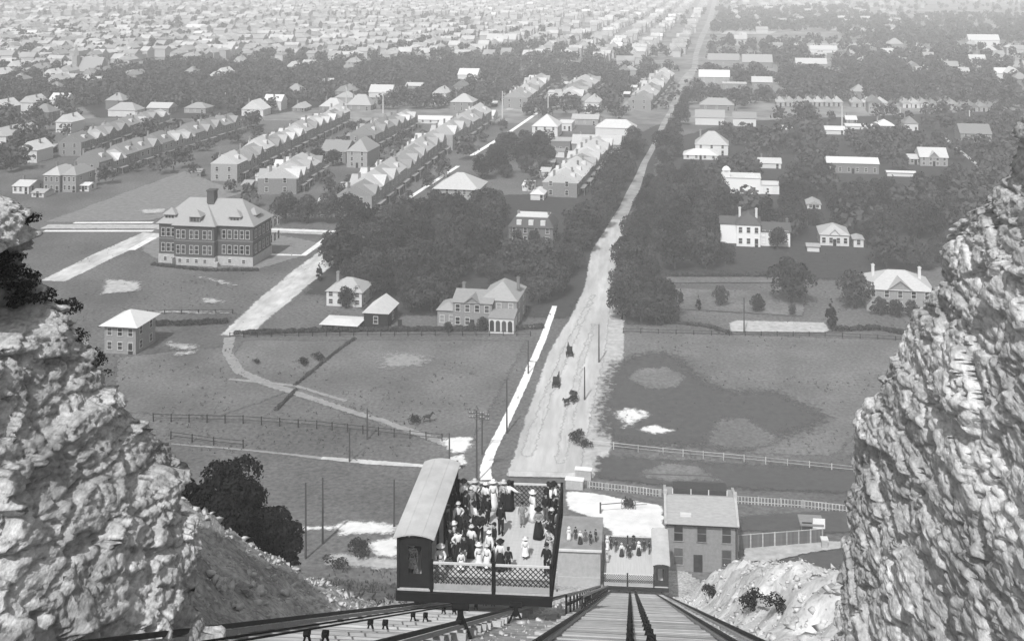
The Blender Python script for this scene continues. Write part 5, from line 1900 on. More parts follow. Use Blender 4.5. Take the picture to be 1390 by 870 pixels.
picket_fence('wire post fence across the school field', [(200, 427), (316, 426)], 1.1, .5, m_timd, 3.5, 'field_fence', False, (.4, .9))
picket_fence('low rail fence behind the meadow garden', [(846, 452), (990, 456), (1120, 457), (1240, 464)], 1.1, .5, m_timd, 3.5, 'field_fence', False, (.4, .9))

# board fence by the station
bf0, bf1 = Vector(G(1002, 747)), Vector(G(1116, 738))
bf = thing('board_fence', 'grey board fence with pale posts right of the station house', 'fence', bf0)
L = (bf1 - bf0).length
dv = (bf1 - bf0) / L
nb_ = 44
bdm = MB().box((0, 0, 1.05), (L / nb_ - .02, .05, 2.1)).mesh('board', m_timd if False else M('grey fence board', .12, .2, 2.0, rand=.2))
for i in range(nb_):
    link('board', bdm, bf, dv * (L * (i + .5) / nb_), math.atan2(dv.y, dv.x))
pm = MB().box((0, -.1, 1.15), (.16, .16, 2.25)).mesh('post', m_fence)
for i in range(8):
    link('post', pm, bf, dv * (L * i / 7), math.atan2(dv.y, dv.x))
MB().bar(Vector((0, 0, 2.16)), dv * L + Vector((0, 0, 2.16)), .14, .07).obj('coping', m_fence, bf)
house('small open shed with white wall at the end of the board fence', 'shed', 1088, 1116, 737, 713, 710, 2.2, 'flat', m_brick, m_roofm, 0, 1, 0, 0, rz=-.02, name='shed')
sh = [o for o in COL.objects if o.get('label') == 'small open shed with white wall at the end of the board fence'][0]
MB().box((1.0, -.06, 2.9), (1.7, .1, 1.4)).obj('front_panel', m_white_paint, sh)
MB().box((-.7, -.05, 2.2), (1.4, .1, 1.6)).obj('opening', m_dwin, sh)
gp = thing('gate_pier', 'squat pale pier at the right end of the board fence', 'pier', G(1119, 745))
MB().box((0, 0, .7), (.8, .8, 1.4)).obj('shaft', m_stone, gp)
MB().box((0, 0, 1.48), (1.0, 1.0, .18)).obj('cap', m_trim, gp)
# white gate blocks by the road end and yard barrier
for px, py, w, h, lb in ((792, 650, 2.6, 1.6, 'larger white gate block on the road side of the yard'), (780, 663, 2.8, 1.5, 'white gate block nearest the upper car corner')):
    o = thing('gate_block', lb, 'gate block', G(px, py), -.1)
    MB().box((0, 0, h / 2), (w, .9, h)).obj('shaft', m_stone, o)
    MB().box((0, 0, h + .08), (w + .24, 1.1, .16)).obj('cap', m_white_paint, o)
o = thing('barrier', 'dark barrier post with thin arm on the white yard', 'barrier', G(815, 698))
MB().box((0, 0, .9), (.25, .25, 1.8)).obj('post', m_pole, o)
MB().bar((0, 0, 1.5), (4.2, 1.0, 1.5), .09).obj('arm', m_pole, o)
o = thing('sign_board', 'white board on the path end beyond the cabin roof', 'sign', G(620, 636))
MB().box((0, 0, 1.3), (2.2, .08, 1.2)).obj('board', m_white_paint, o)
for s in (-1, 1):
    MB().box((s * .9, .08, .7), (.12, .12, 1.5)).obj('post', m_timd, o)

# --- telegraph poles
POLES = [(474.5, 627, 582, 'dark', 'bare telegraph pole rising through the lower path'), (498.5, 596, 554, 'dark', 'telegraph pole where the field path meets the post fence'), (610, 632, 588, 'dark', 'telegraph pole beside the white board'),
         (647, 655, 557, 'cross', 'tall telegraph pole with crossarm nearest the sidewalk bend'), (654.5, 617, 560, 'cross', 'telegraph pole with crossarm just right of the tallest one'), (688, 588, 515, 'dark', 'telegraph pole leaning over the middle of the white sidewalk'),
         (717, 508, 462, 'dark', 'telegraph pole at the gap of the white sidewalk'), (535, 716, 651, 'dark', 'telegraph pole just left of the upper car roof'), (438, 737, 648, 'dark', 'telegraph pole nearest the dark trees, right of a pair'),
         (415, 758, 655, 'dark', 'telegraph pole left one of the pair by the dark trees'), (793.5, 543, 498, 'dark', 'telegraph pole beside the nearest carriage'), (813, 492, 440, 'dark', 'slim telegraph pole on the right road verge'),
         (771, 372, 350, 'pale', 'pale pole against the road side trees'), (1010, 452, 404, 'dark', 'thin pole in front of the pale garden bed'), (682, 160, 124, 'pale', 'tall pale pole beside the white hall'),
         (520, 154, 124, 'pale', 'tall pale pole between the pointed house and the far terrace'), (744, 160, 130, 'pale', 'pale pole at the upper end of the diagonal sidewalk'), (1143, 178, 144, 'pale', 'tall pale pole in the right town'),
         (1222, 170, 147, 'pale', 'second tall pale pole right of the first in the right town'), (1316, 172, 150, 'pale', 'pale pole above the dull roofed house'), (145, 136, 126, 'pale', 'pale pole leftmost in the dark tree belt'),
         (220, 138, 127, 'pale', 'pale pole second in the dark tree belt'), (306, 142, 126, 'pale', 'pale pole third in the dark tree belt'), (470, 156, 118, 'pale', 'thin pale pole right of the finial house')]
for px, b_, t_, k_, lb in POLES:
    p = G(px, b_)
    h = z_over(p, t_) - p[2]
    o = thing('telegraph_pole', lb, 'pole', p, 0, 'telegraph poles')
    r = .14 if b_ > 300 else .35
    MB().tube([(0, 0, -.3), (0, 0, h)], [r * 1.2, r * .75], 8).obj('pole', m_polew if k_ == 'pale' else m_pole, o)
    if k_ == 'cross':
        for zz in (h - .4, h - 1.1):
            MB().box((0, -.14, zz), (2.6, .12, .14)).obj('crossarm', m_pole, o)
            for s in (-1.1, -.7, .7, 1.1):
                MB().tube([(s, -.14, zz + .07), (s, -.14, zz + .26)], [.05, .04], 6).obj('insulator', m_trim, o)

# ------------------------------------------------------------------ trees


def leaf_cloud(rs, lobes, n, size, jitter=.35):
    """leaf-sized quads spread through lobes [(x,y,z,r), ...]"""
    lob = np.array(lobes)
    w = lob[:, 3] ** 2
    idx = rs.choice(len(lob), n, p=w / w.sum())
    d = rs.normal(size=(n, 3))
    d /= np.linalg.norm(d, axis=1)[:, None]
    d[:, 2] = np.where(d[:, 2] < -.5, -d[:, 2], d[:, 2])
    rad = lob[idx, 3] * (0.62 + 0.42 * rs.rand(n) ** .6 + rs.normal(size=n) * .05)
    c = lob[idx, :3] + d * rad[:, None] * np.array([1, 1, .85])
    nrm = d + rs.normal(size=(n, 3)) * jitter
    nrm /= np.linalg.norm(nrm, axis=1)[:, None]
    u = np.cross(nrm, rs.normal(size=(n, 3)))
    u /= np.linalg.norm(u, axis=1)[:, None] + 1e-9
    v = np.cross(nrm, u)
    s = size * (0.6 + 0.8 * rs.rand(n))[:, None]
    q = np.stack([c - u * s, c - v * s * .7 + nrm * s * .15, c + u * s, c + v * s * .7 + nrm * s * .15], 1).reshape(-1, 3)
    return q


def crown_lobes(rs, R, h0, h1, k, kind='round'):
    out = []
    for i in range(k):
        t = (i + .5) / k
        z = h0 + (h1 - h0) * t
        if kind == 'round':
            rr = R * math.sin(PI * (.16 + .74 * t)) ** .8
        elif kind == 'cone':
            rr = R * (1 - t) ** .8
        else:
            rr = R * math.sin(PI * (.25 + .6 * t))
        a = i * 2.4 + rs.rand() * 1.2
        q = rr * (.45 + .35 * rs.rand())
        lr = max(R * (.34 + .2 * rs.rand()) * (1 if kind != 'cone' else (1.05 - t)), .25)
        out.append((q * math.cos(a), q * math.sin(a), z, lr))
    out.append((0, 0, h0 + (h1 - h0) * .45, R * .62))
    return out


def trunk_mb(rs, h, r, lobes):
    mb = MB()
    mb.tube([(0, 0, -.3), (.05, 0, h * .3), (0, .08, h * .62)], [r * 1.25, r, r * .5], 8)
    for l in lobes[:5]:
        z0 = h * (.3 + .25 * rs.rand())
        mb.tube([(0, 0, z0), (l[0] * .5, l[1] * .5, (z0 + l[2]) / 2 + .2), (l[0] * .9, l[1] * .9, l[2])], [r * .5, r * .3, r * .12], 5)
    return mb


KINDS = []
for i in range(10):
    rs = np.random.RandomState(100 + i)
    kind = ('round', 'round', 'oval')[i % 3]
    R = 4.4 + rs.rand() * 1.2
    hh = 9.0 + rs.rand() * 2.2
    lb = crown_lobes(rs, R, 2.4, hh - 1.2, 13, kind)
    q = leaf_cloud(rs, lb, 2300, .34)
    KINDS.append((np_mesh('crown', q, np.arange(len(q)).reshape(-1, 4), m_leaf), trunk_mb(rs, hh, .3, lb).mesh('trunk', m_bark), hh))
CONES = []
for i in range(3):
    rs = np.random.RandomState(200 + i)
    lb = crown_lobes(rs, 2.4, 1.2, 9, 12, 'cone')
    q = leaf_cloud(rs, lb, 1500, .3)
    CONES.append((np_mesh('crown', q, np.arange(len(q)).reshape(-1, 4), m_leafd), trunk_mb(rs, 8, .25, lb[:3]).mesh('trunk', m_bark), 9.6))
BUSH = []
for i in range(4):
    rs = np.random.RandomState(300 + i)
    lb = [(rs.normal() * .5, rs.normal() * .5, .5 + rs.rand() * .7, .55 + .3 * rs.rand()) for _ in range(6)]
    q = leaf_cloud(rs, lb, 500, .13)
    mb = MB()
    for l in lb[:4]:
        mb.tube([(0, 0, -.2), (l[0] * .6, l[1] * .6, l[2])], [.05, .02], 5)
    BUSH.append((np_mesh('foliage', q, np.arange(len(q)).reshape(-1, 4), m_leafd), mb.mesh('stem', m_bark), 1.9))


def tree(p, h, label, group=None, kinds=None, wide=1.0, name='tree', cat='tree'):
    cr, tk, hh = random.choice(kinds or KINDS)
    s = h / hh
    t = thing(name, label, cat, p, random.uniform(0, 6.28), group, (s * wide, s * wide, s))
    link('trunk' if kinds is not BUSH else 'stem', tk, t)
    link('crown' if kinds is not BUSH else 'foliage', cr, t)
    return t


def in_poly(x, y, P):
    c = False
    n = len(P)
    for i in range(n):
        (x1, y1), (x2, y2) = P[i], P[(i + 1) % n]
        if (y1 > y) != (y2 > y) and x < (x2 - x1) * (y - y1) / (y2 - y1) + x1:
            c = not c
    return c


SPOTS = []
ZTREES = []


def zone(poly, n, hpx, label, group, kinds=None, mind=6.0, hlo=.6, hhi=1.3, wide=1.0):
    """n trees with feet inside a picture polygon, spread evenly on the ground; height about 9 m times hpx"""
    xs, ys = [p[0] for p in poly], [p[1] for p in poly]
    W = [G(*p)[:2] for p in poly]
    wx, wy = [p[0] for p in W], [p[1] for p in W]
    got = tries = 0
    md = mind
    while got < n and tries < 9000:
        tries += 1
        if tries % 1500 == 0:
            md *= .8
        x, y = random.uniform(min(wx), max(wx)), random.uniform(min(wy), max(wy))
        if not in_poly(x, y, W):
            continue
        if any((x - a) ** 2 + (y - b) ** 2 < md * md for a, b in SPOTS[-160:]):
            continue
        if any(abs(x - a) < s * .62 + 2 and -s * .5 - 4 - .05 * b < y - b < s * .55 + 2 for a, b, s in [(u, v, w) if w > 0 else (u, v, -w) for u, v, w in PLACED]):
            continue
        SPOTS.append((x, y))
        ZTREES.append((group, label, tree((x, y, 0), 9.0 * hpx * random.uniform(hlo, hhi), label, group, kinds or (CONES if random.random() < .07 else None), wide * random.uniform(.85, 1.2))))
        got += 1
    return got


zone([(418, 408), (436, 372), (470, 345), (520, 305), (560, 290), (600, 285), (680, 292), (690, 345), (752, 345), (760, 375), (745, 400), (712, 408), (640, 378), (560, 400), (540, 402), (505, 398), (440, 372)], 66, .95,
     'dark leafy tree of the thick grove between the pale dirt road and the brick house', 'trees of the thick grove left of the road', None, 6.5)
zone([(500, 398), (560, 405), (610, 400), (610, 425), (560, 430), (540, 410)], 9, .8, 'dark leafy tree behind the hedge left of the big brick house', 'trees behind the hedge by the brick house', None, 5)
zone([(712, 415), (740, 420), (752, 418), (778, 365), (818, 296), (838, 262), (868, 200), (855, 200), (830, 240), (815, 290), (780, 330), (755, 350), (750, 390)], 36, 1.0,
     'roadside tree on the left verge of the main road', 'trees along the left verge of the main road', None, 5.5)
zone([(854, 436), (905, 440), (904, 380), (902, 330), (908, 250), (922, 180), (940, 130), (932, 128), (901, 205), (880, 262), (862, 320), (850, 370)], 42, .9,
     'roadside tree on the right verge of the main road', 'trees along the right verge of the main road', None, 5.5)
zone([(841, 440), (866, 440), (862, 385), (868, 335), (884, 285), (872, 280), (856, 328), (848, 380)], 14, .85, 'roadside tree on the right verge of the main road', 'trees along the right verge of the main road', None, 4.2)
zone([(905, 372), (975, 372), (1000, 345), (1070, 345), (1090, 350), (1110, 345), (1170, 372), (1290, 370), (1300, 250), (1240, 245), (1110, 242), (1070, 265), (1070, 285), (975, 285), (960, 240), (930, 225), (905, 300)], 76, .95,
     'dark tree in the wide woods right of the main road', 'trees of the wide right woods', None, 7)
for px, lb in ((388, 'round street tree leftmost of four behind the school'), (418, 'round street tree second from the left of four behind the school'), (445, 'round street tree third from the left of four behind the school'), (473, 'round street tree rightmost of four behind the school')):
    p = G(px, 303)
    SPOTS.append((p[0], p[1]))
    tree((p[0], p[1], 0), 9.6, lb, None)
zone([(640, 232), (660, 250), (740, 232), (780, 190), (745, 200), (690, 195)], 22, .9, 'tree in the block between the diagonal sidewalk and the road terrace', 'trees beyond the diagonal sidewalk', None, 6)
zone([(100, 132), (140, 136), (420, 132), (430, 118), (330, 108), (150, 112)], 0, 1.2, '', '')
for px, py, h, lb in ((1128, 446, 7.5, 'dark round evergreen alone left of the long pale brick house'), (1160, 418, 9, 'big leafy tree beside the long pale brick house'), (1075, 412, 11, 'large leafy tree in the middle of the right garden'), (1195, 428, 4.5, 'dark bush tree at the left end of the long house verandah'), (1238, 432, 4.5, 'dark bush tree at the right end of the long house verandah'), (1216, 431, 4.2, 'dark bush tree in front of the long house porch'),
                      (978, 416, 5, 'small dark round tree on the lawn, widest of three'), (948, 421, 4, 'small dark conical tree at the left of the lawn'), (1028, 424, 4.2, 'small dark tree by the pale garden bed'), (924, 412, 4, 'slim dark tree at the lawn edge by the road trees'),
                      (1075, 428, 2.6, 'low spreading bush under the large garden tree'), (870, 438, 7, 'dark tree at the near end of the right verge'), (910, 440, 5, 'dark bush tree where the verge meets the meadow'), (890, 440, 7.5, 'dark tree between verge and meadow corner')):
    p = G(px, py)
    SPOTS.append((p[0], p[1]))
    tree(p, h, lb, None, CONES if 'conical' in lb or 'evergreen' in lb or 'slim' in lb else KINDS, .8 if h < 6 else 1.0)
for px, py, h, lb in ((470, 418, 5, 'low tree in front of the white grove house'), (482, 414, 4.5, 'bushy tree at the right corner of the white grove house'), (655, 449, 3.0, 'dark bush under the front gable of the big brick house'), (640, 450, 2.2, 'small bush at the middle of the big brick house front'),
                      (608, 452, 2.6, 'dark bush at the left wing of the big brick house'), (500, 208, 8, 'dark tree at the right end of the broad villa'), (452, 226, 7, 'dark tree before the broad villa'), (432, 224, 7, 'dark tree left of the broad villa'), (700, 330, 5, 'tree at the left front corner of the mansard house'), (725, 334, 5, 'tree in front of the mansard house')):
    p = G(px, py)
    tree(p, h, lb, None, None, .9)


# each of those trees is told by the landmark it stands closest to
MARKS = {'trees of the thick grove left of the road': [((466, 408), 'the white grove house'), ((511, 440), 'the timber barn'), ((720, 330), 'the dark mansard house'), ((678, 430), 'the big brick house'), ((489, 318), 'the top of the pale dirt road'), ((618, 277), 'the wide pale roofed house'), ((745, 400), 'the main road inside the grove'), ((580, 345), 'the middle of the grove')],
         'trees behind the hedge by the brick house': [((600, 440), 'the left wing of the brick house'), ((511, 440), 'the barn wall')],
         'trees along the left verge of the main road': [((748, 420), 'the upper end of the white sidewalk'), ((752, 330), 'the mansard house side wall'), ((800, 240), 'the low road terrace'), ((884, 196), 'the far narrow part of the road')],
         'trees along the right verge of the main road': [((860, 440), 'the corner of the right meadow'), ((900, 380), 'the hedge of the right garden'), ((870, 300), 'the shaded middle of the road'), ((935, 211), 'the bright low roof by the road'), ((935, 135), 'the far bend of the road')],
         'trees of the wide right woods': [((1016, 335), 'the white house with dark roof'), ((1006, 263), 'the white turret villa'), ((1133, 334), 'the gabled woodland cottage'), ((1105, 284), 'the small gable roof in the woods'), ((1220, 424), 'the long brick house'), ((1290, 330), 'the right cliff silhouette'), ((1158, 236), 'the wide low building'), ((1268, 230), 'the large pale house'), ((935, 300), 'the road side of the woods'), ((950, 372), 'the back hedge of the garden'), ((1200, 290), 'the middle of the right woods')],
         'trees beyond the diagonal sidewalk': [((740, 187), 'the low white building'), ((650, 245), 'the wide roofed house'), ((770, 230), 'the back of the road terrace')]}
seen_ = {}
rows_ = []
for g_, l_, t_ in ZTREES:
    best = min(((t_.location.x - G(*m)[0]) ** 2 + (t_.location.y - G(*m)[1]) ** 2, n_) for m, n_ in MARKS[g_])
    rows_.append((best[0], best[1], g_, t_))
rows_.sort(key=lambda r: (r[1], r[0]))
for d2, n_, g_, t_ in rows_:
    k = seen_.get((g_, n_), 0)
    seen_[(g_, n_)] = k + 1
    kind_ = 'roadside tree' if 'verge' in g_ else ('grove tree' if 'grove' in g_ else ('woodland tree' if 'woods' in g_ else 'leafy tree'))
    if k < 19:
        t_['label'] = ('%s nearest to %s' % (kind_, n_)) if k == 0 else '%s, %s closest to %s' % (kind_, ORD[k], n_)

# dark evergreens on the slope left of the cars, densest foliage close by
for i, (px, py, y, h, R, lb) in enumerate(((272, 700, 64, 4.6, 1.9, 'dark evergreen against the left cliff, lowest of the clump'), (318, 720, 65, 7.4, 2.6, 'tallest dark evergreen of the clump on the slope'),
                                           (352, 735, 66, 5.8, 2.3, 'dark evergreen right of the tallest one on the slope'), (382, 755, 67, 4.2, 1.8, 'dark evergreen at the right end of the slope clump'), (300, 740, 60, 4.0, 2.2, 'dark evergreen at the front of the slope clump'))):
    rs = np.random.RandomState(400 + i)
    p = at_depth(px - 8, py, y)
    z = float(ground_z(p[0], p[1]))
    top = {0: 655, 1: 628, 2: 668, 3: 700, 4: 690}[i]
    h = max(z_over(p, top) - z, 3)
    lb_ = crown_lobes(rs, R * .95, h * .16, h * .95, 18, 'oval') + ([(.1, 0, h * .93, R * .3), (-.3, .2, h * .85, R * .36)] if i in (1, 2) else [])
    q = leaf_cloud(rs, lb_, 9000, .12, .6)
    t = thing('evergreen_tree', lb, 'tree', (p[0], p[1], z), 0, None)
    link('trunk', trunk_mb(rs, h, .16, lb_).mesh('trunk', m_bark), t)
    link('crown', np_mesh('crown', q, np.arange(len(q)).reshape(-1, 4), m_leafd), t)

# shrubs rooted on the left cliff edge
X, Y, Z, nb = CL
SH_ORD = ['topmost'] + ORD[1:-1] + ['twentieth', 'twenty-first', 'twenty-second', 'twenty-third', 'twenty-fourth', 'lowest']
for i, (py, n, s) in enumerate(((330, 1, .6), (352, 1, .8), (372, 2, .8), (398, 2, .8), (420, 2, .9), (440, 3, 1.0), (462, 3, 1.0), (486, 2, .9), (530, 2, .7), (572, 2, .8), (590, 1, .6))):
    zt = H + 24.5 * (YP - py) / F_PX
    r = int(np.argmin(np.abs(Z[:, nb] - zt)))
    for k in range(n):
        c = nb - 5 - k * 4
        p = (X[r, c] + .1, Y[r, c] + .1, Z[r, c] - .3)
        kinds = BUSH
        cr, tk, hh = BUSH[(i + k) % 4]
        sc = s * (.26 + .16 * random.random())
        NSH = globals().get('NSH', -1) + 1
        t = thing('cliff_shrub', '%s dark shrub on the left cliff edge counted downward' % SH_ORD[NSH], 'shrub', p, random.uniform(0, 6), 'shrubs on the left cliff edge', (sc, sc, sc))
        link('stem', tk, t)
        link('foliage', cr, t)
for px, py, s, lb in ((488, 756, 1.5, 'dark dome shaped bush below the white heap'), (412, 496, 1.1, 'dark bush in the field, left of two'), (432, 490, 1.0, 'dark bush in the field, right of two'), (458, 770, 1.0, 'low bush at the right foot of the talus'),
                      (348, 494, .6, 'small bush by the bend of the field path'), (785, 598, 1.3, 'low bush on the right verge of the road bottom'), (792, 606, 1.0, 'scrubby bush beside the road bottom verge'), (1010, 782, .6, 'low scrub on the crest of the rubble bank'), (966, 812, .62, 'dark clump standing in for shade in the left hollow of the white rubble bank'), (1024, 826, .62, 'dark clump standing in for shade in the middle hollow of the white rubble bank'), (1056, 832, .42, 'small dark clump standing in for shade right of the middle hollow in the rubble bank')):  # clumps at the rubble bank hollows are added to stand for shade
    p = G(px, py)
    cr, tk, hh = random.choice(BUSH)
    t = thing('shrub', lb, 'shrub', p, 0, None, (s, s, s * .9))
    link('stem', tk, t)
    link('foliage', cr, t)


def hedge(label, pts, w, h, dens=110):
    q = []
    P = [Vector(G(*p)) for p in pts]
    rs = np.random.RandomState(int(abs(P[0].x) * 10))
    for a, b in zip(P[:-1], P[1:]):
        L = (b - a).length
        n = max(2, int(L / (w * .7)))
        lb_ = [tuple(a + (b - a) * ((i + rs.rand()) / n) + Vector((0, 0, h * .5 * rs.uniform(.7, 1.2)))) + (w * rs.uniform(.6, 1.0),) for i in range(n)]
        q.append(leaf_cloud(rs, lb_, int(n * dens), .16))
    q = np.concatenate(q)
    tag(link('hedge', np_mesh('hedge', q, np.arange(len(q)).reshape(-1, 4), m_leaf)), label, 'hedge')


hedge('dark clipped hedge along the top of the big field', [(320, 455), (440, 451), (520, 450), (600, 449), (690, 449), (738, 446)], .8, 1.2)
hedge('dark hedge line across the plot left of the dirt road', [(196, 443), (250, 442), (306, 439)], .9, 1.3)
hedge('dark hedge running down the field below the path', [(374, 558), (390, 542), (402, 530)], .5, .4, 26)
hedge('dark hedge running up the field above the path', [(400, 524), (432, 498), (462, 474), (482, 460)], .5, .35, 24)
hedge('overgrown hedge behind the pale garden bed', [(905, 438), (960, 444), (992, 454)], .6, .8)
hedge('rough hedge before the long pale brick house', [(1130, 450), (1190, 448), (1240, 456)], .9, 1.2)
hedge('dark climbing greenery along the long house verandah', [(1182, 427), (1262, 429)], 1.0, 2.4)
hedge('hedge at the back of the right garden', [(905, 376), (1000, 376), (1100, 378)], 1.0, 1.6)
hedge('ragged growth at the foot of the school terrace', [(205, 360), (280, 368), (350, 368)], .7, .7)

# ------------------------------------------------------------------ far town: the nearest houses singly, the rest as one mass
ROAD_V = [(G((l[0] + r[0]) / 2, max(l[1], 2))[:2]) for l, r in zip(road_px_L, road_px_R)]


def road_x(y):
    ys = [p[1] for p in ROAD_V]
    return float(np.interp(y, ys, [p[0] for p in ROAD_V]))


TH = .09
ud, vd = np.array([math.sin(TH), math.cos(TH)]), np.array([math.cos(TH), -math.sin(TH)])
cand = []
for sv in np.arange(-1500, 1500, 64.0):
    for su in np.arange(400, 2900, 12.5):
        for off in (-15, 15):
            p = ud * (su + RS.uniform(-3, 3)) + vd * (sv + off + RS.uniform(-3, 3))
            x, y = p
            px = XP + F_PX * (x * RT[0] + y * RT[1]) / (x * FW[0] + y * FW[1])
            if px < -90 or px > 1480 or (y < 590 and not in_poly(px, YP + F_PX * H / (x * FW[0] + y * FW[1]), [(-90, 105), (140, 105), (130, 150), (70, 200), (20, 240), (-90, 240)])):
                continue
            rx = road_x(y)
            if abs(x - rx) < 16:
                continue
            dn = float(fbm(np.array([[x / 260, y / 420, 0]]), 8, 3)[0]) + .5
            if x < rx:
                pr = .78 * sstep(.33, .62, dn + (.12 if y > 900 else -.06))
            else:
                pr = .34 * sstep(.5, .68, dn)
            if RS.rand() > pr:
                continue
            if any(abs(x - a) < abs(s) * .7 + 7 and abs(y - b) < abs(s) * .7 + 9 for a, b, s in PLACED):
                continue
            cand.append((y, x))
cand.sort()
far_templates = []
for i in range(6):
    w, d, h, rh = 7.5 + i % 3, 11 + i % 2 * 2, 5.4 + (i % 2), 3.2 + (i % 3) * .5
    t = thing('far_house', '-', 'house')
    wm = (m_brickp, m_trim, m_brick)[i % 3]
    link('wall', walls_mesh(w, d, h, wm, 'gable_y' if i % 2 else None, rh), t)
    rf = link('roof', roof_mesh(('gable_x', 'gable_y', 'hip')[i % 3] if i % 2 == 0 else 'gable_y', w, d, h, rh, .4, (m_roofp, m_roofm, m_roofw)[(i // 2) % 3]), t)
    chimney(rf, w * .2, d * .5, h + rh * .6)
    add_windows(t, w, h, d, 2, 2, 0, faces='f', pane=False)
    far_templates.append((t, w, d, h, rh))
used = set()
far_objs = []
NS = 70
for k, (y, x) in enumerate(cand[:NS]):
    i = random.randrange(6)
    t0, w, d, h, rh = far_templates[i]
    o = t0 if i not in used else copy_tree(t0)
    used.add(i)
    far_objs.append(o)
    side = 'left' if x < road_x(y) else 'right'
    o.location = (x, y, 0)
    o.rotation_euler = (0, 0, -TH + (0 if i % 2 else PI / 2 * random.choice((-1, 1)) * (random.random() < .4)))
    o['label'] = 'small house in the hazy far town on the %s of the long road' % side
    o['group'] = 'far houses %s of the long road' % side
FMARK = [((114, 100), 'the far left church'), ((166, 155), 'the left pale house before the tree belt'), ((342, 155), 'the white gabled house by the tree belt'), ((490, 150), 'the pointed roof house'), ((648, 160), 'the white hall'), ((40, 200), 'the far left edge of town'), ((600, 95), 'the tree belt above the white hall'),
         ((720, 110), 'the far pale terrace'), ((880, 115), 'the terrace beside the haze road'), ((970, 110), 'the white roofed house at the road bend'), ((1100, 140), 'the long gable row'), ((1290, 145), 'the grey range of gables'), ((1240, 70), 'the start of the right road'), ((830, 90), 'the left side of the haze road'), ((250, 75), 'the tree belt below the bright far roof'), ((430, 80), 'the middle of the hazy town')]
fr_ = []
for k, (y, x) in enumerate(cand[:NS]):
    fr_.append(min(((x - G(*m)[0]) ** 2 + (y - G(*m)[1]) ** 2, n_, k) for m, n_ in FMARK))
far_label = {}
cnt_ = {}
for d2, n_, k in sorted(fr_):
    c_ = cnt_.get(n_, 0)
    cnt_[n_] = c_ + 1
    if c_ < 19:
        far_label[k] = ('small far house nearest to %s' % n_) if c_ == 0 else 'small far house, %s closest to %s' % (ORD[c_], n_)
for k, o in enumerate(far_objs):
    if k in far_label:
        o['label'] = far_label[k]
for i in range(6):
    if i not in used:
        t0 = far_templates[i][0]
        for ch in list(t0.children_recursive):
            bpy.data.objects.remove(ch)
        bpy.data.objects.remove(t0)
groups = {0: MB(), 1: MB(), 2: MB()}
wallmb = MB()
for k, (y, x) in enumerate(cand[NS:]):
    if y > 1300 and RS.rand() < .25:
        continue
    w, d, h, rh = RS.uniform(7, 12), RS.uniform(9, 15), RS.uniform(4.5, 8), RS.uniform(2, 4.5)
    c, s = math.cos(-TH), math.sin(-TH)
    if RS.rand() < .4:
        w, d = d, w
        gx_ = True
    else:
        gx_ = RS.rand() < .35
    f = lambda a, b, e: (x + a * c - b * s, y + a * s + b * c, e)
    wallmb.add([f(-w / 2, -d / 2, -.2), f(w / 2, -d / 2, -.2), f(w / 2, d / 2, -.2), f(-w / 2, d / 2, -.2), f(-w / 2, -d / 2, h), f(w / 2, -d / 2, h), f(w / 2, d / 2, h), f(-w / 2, d / 2, h)],
               [(0, 1, 5, 4), (1, 2, 6, 5), (2, 3, 7, 6), (3, 0, 4, 7)])
    r = groups[int(RS.choice(3, p=[.5, .48, .02]))]
    e = .4
    if gx_:
        r.add([f(-w / 2 - e, -d / 2 - e, h), f(w / 2 + e, -d / 2 - e, h), f(w / 2 + e, d / 2 + e, h), f(-w / 2 - e, d / 2 + e, h), f(-w / 2 - e, 0, h + rh), f(w / 2 + e, 0, h + rh)], [(0, 1, 5, 4), (2, 3, 4, 5), (1, 2, 5), (3, 0, 4)])
    else:
        r.add([f(-w / 2 - e, -d / 2 - e, h), f(w / 2 + e, -d / 2 - e, h), f(w / 2 + e, d / 2 + e, h), f(-w / 2 - e, d / 2 + e, h), f(0, -d / 2 - e, h + rh), f(0, d / 2 + e, h + rh)], [(1, 2, 5, 4), (3, 0, 4, 5), (0, 1, 4), (2, 3, 5)])
    if RS.rand() < .6:
        wallmb.box((x + RS.uniform(-2, 2), y, h + rh), (.9, .9, 2.6))
far_wall = wallmb.mesh('far_town', m_brickp)
for g, mt in ((0, m_roofp), (1, m_roofm), (2, m_roofw)):
    pass
# join walls and roofs into one mass
mb = MB()
mb.add(wallmb.v, wallmb.f)
midx = [0] * len(wallmb.f)
for g in (0, 1, 2):
    mb.add(groups[g].v, groups[g].f)
    midx += [g + 1] * len(groups[g].f)
me = mb.mesh('far_town', M('far pale walls', .42, .3, .02, world_co=True))
for mt in (M('far pale roofs', .46, .3, .03, world_co=True), M('far grey roofs', .32, .3, .03, world_co=True), m_roofw):
    me.materials.append(mt)
me.polygons.foreach_set('material_index', midx)
tag(link('far_town', me), 'mass of small pale roofs fading into haze toward the horizon', kind='stuff')
bpy.data.meshes.remove(far_wall)
print('far houses', len(cand))

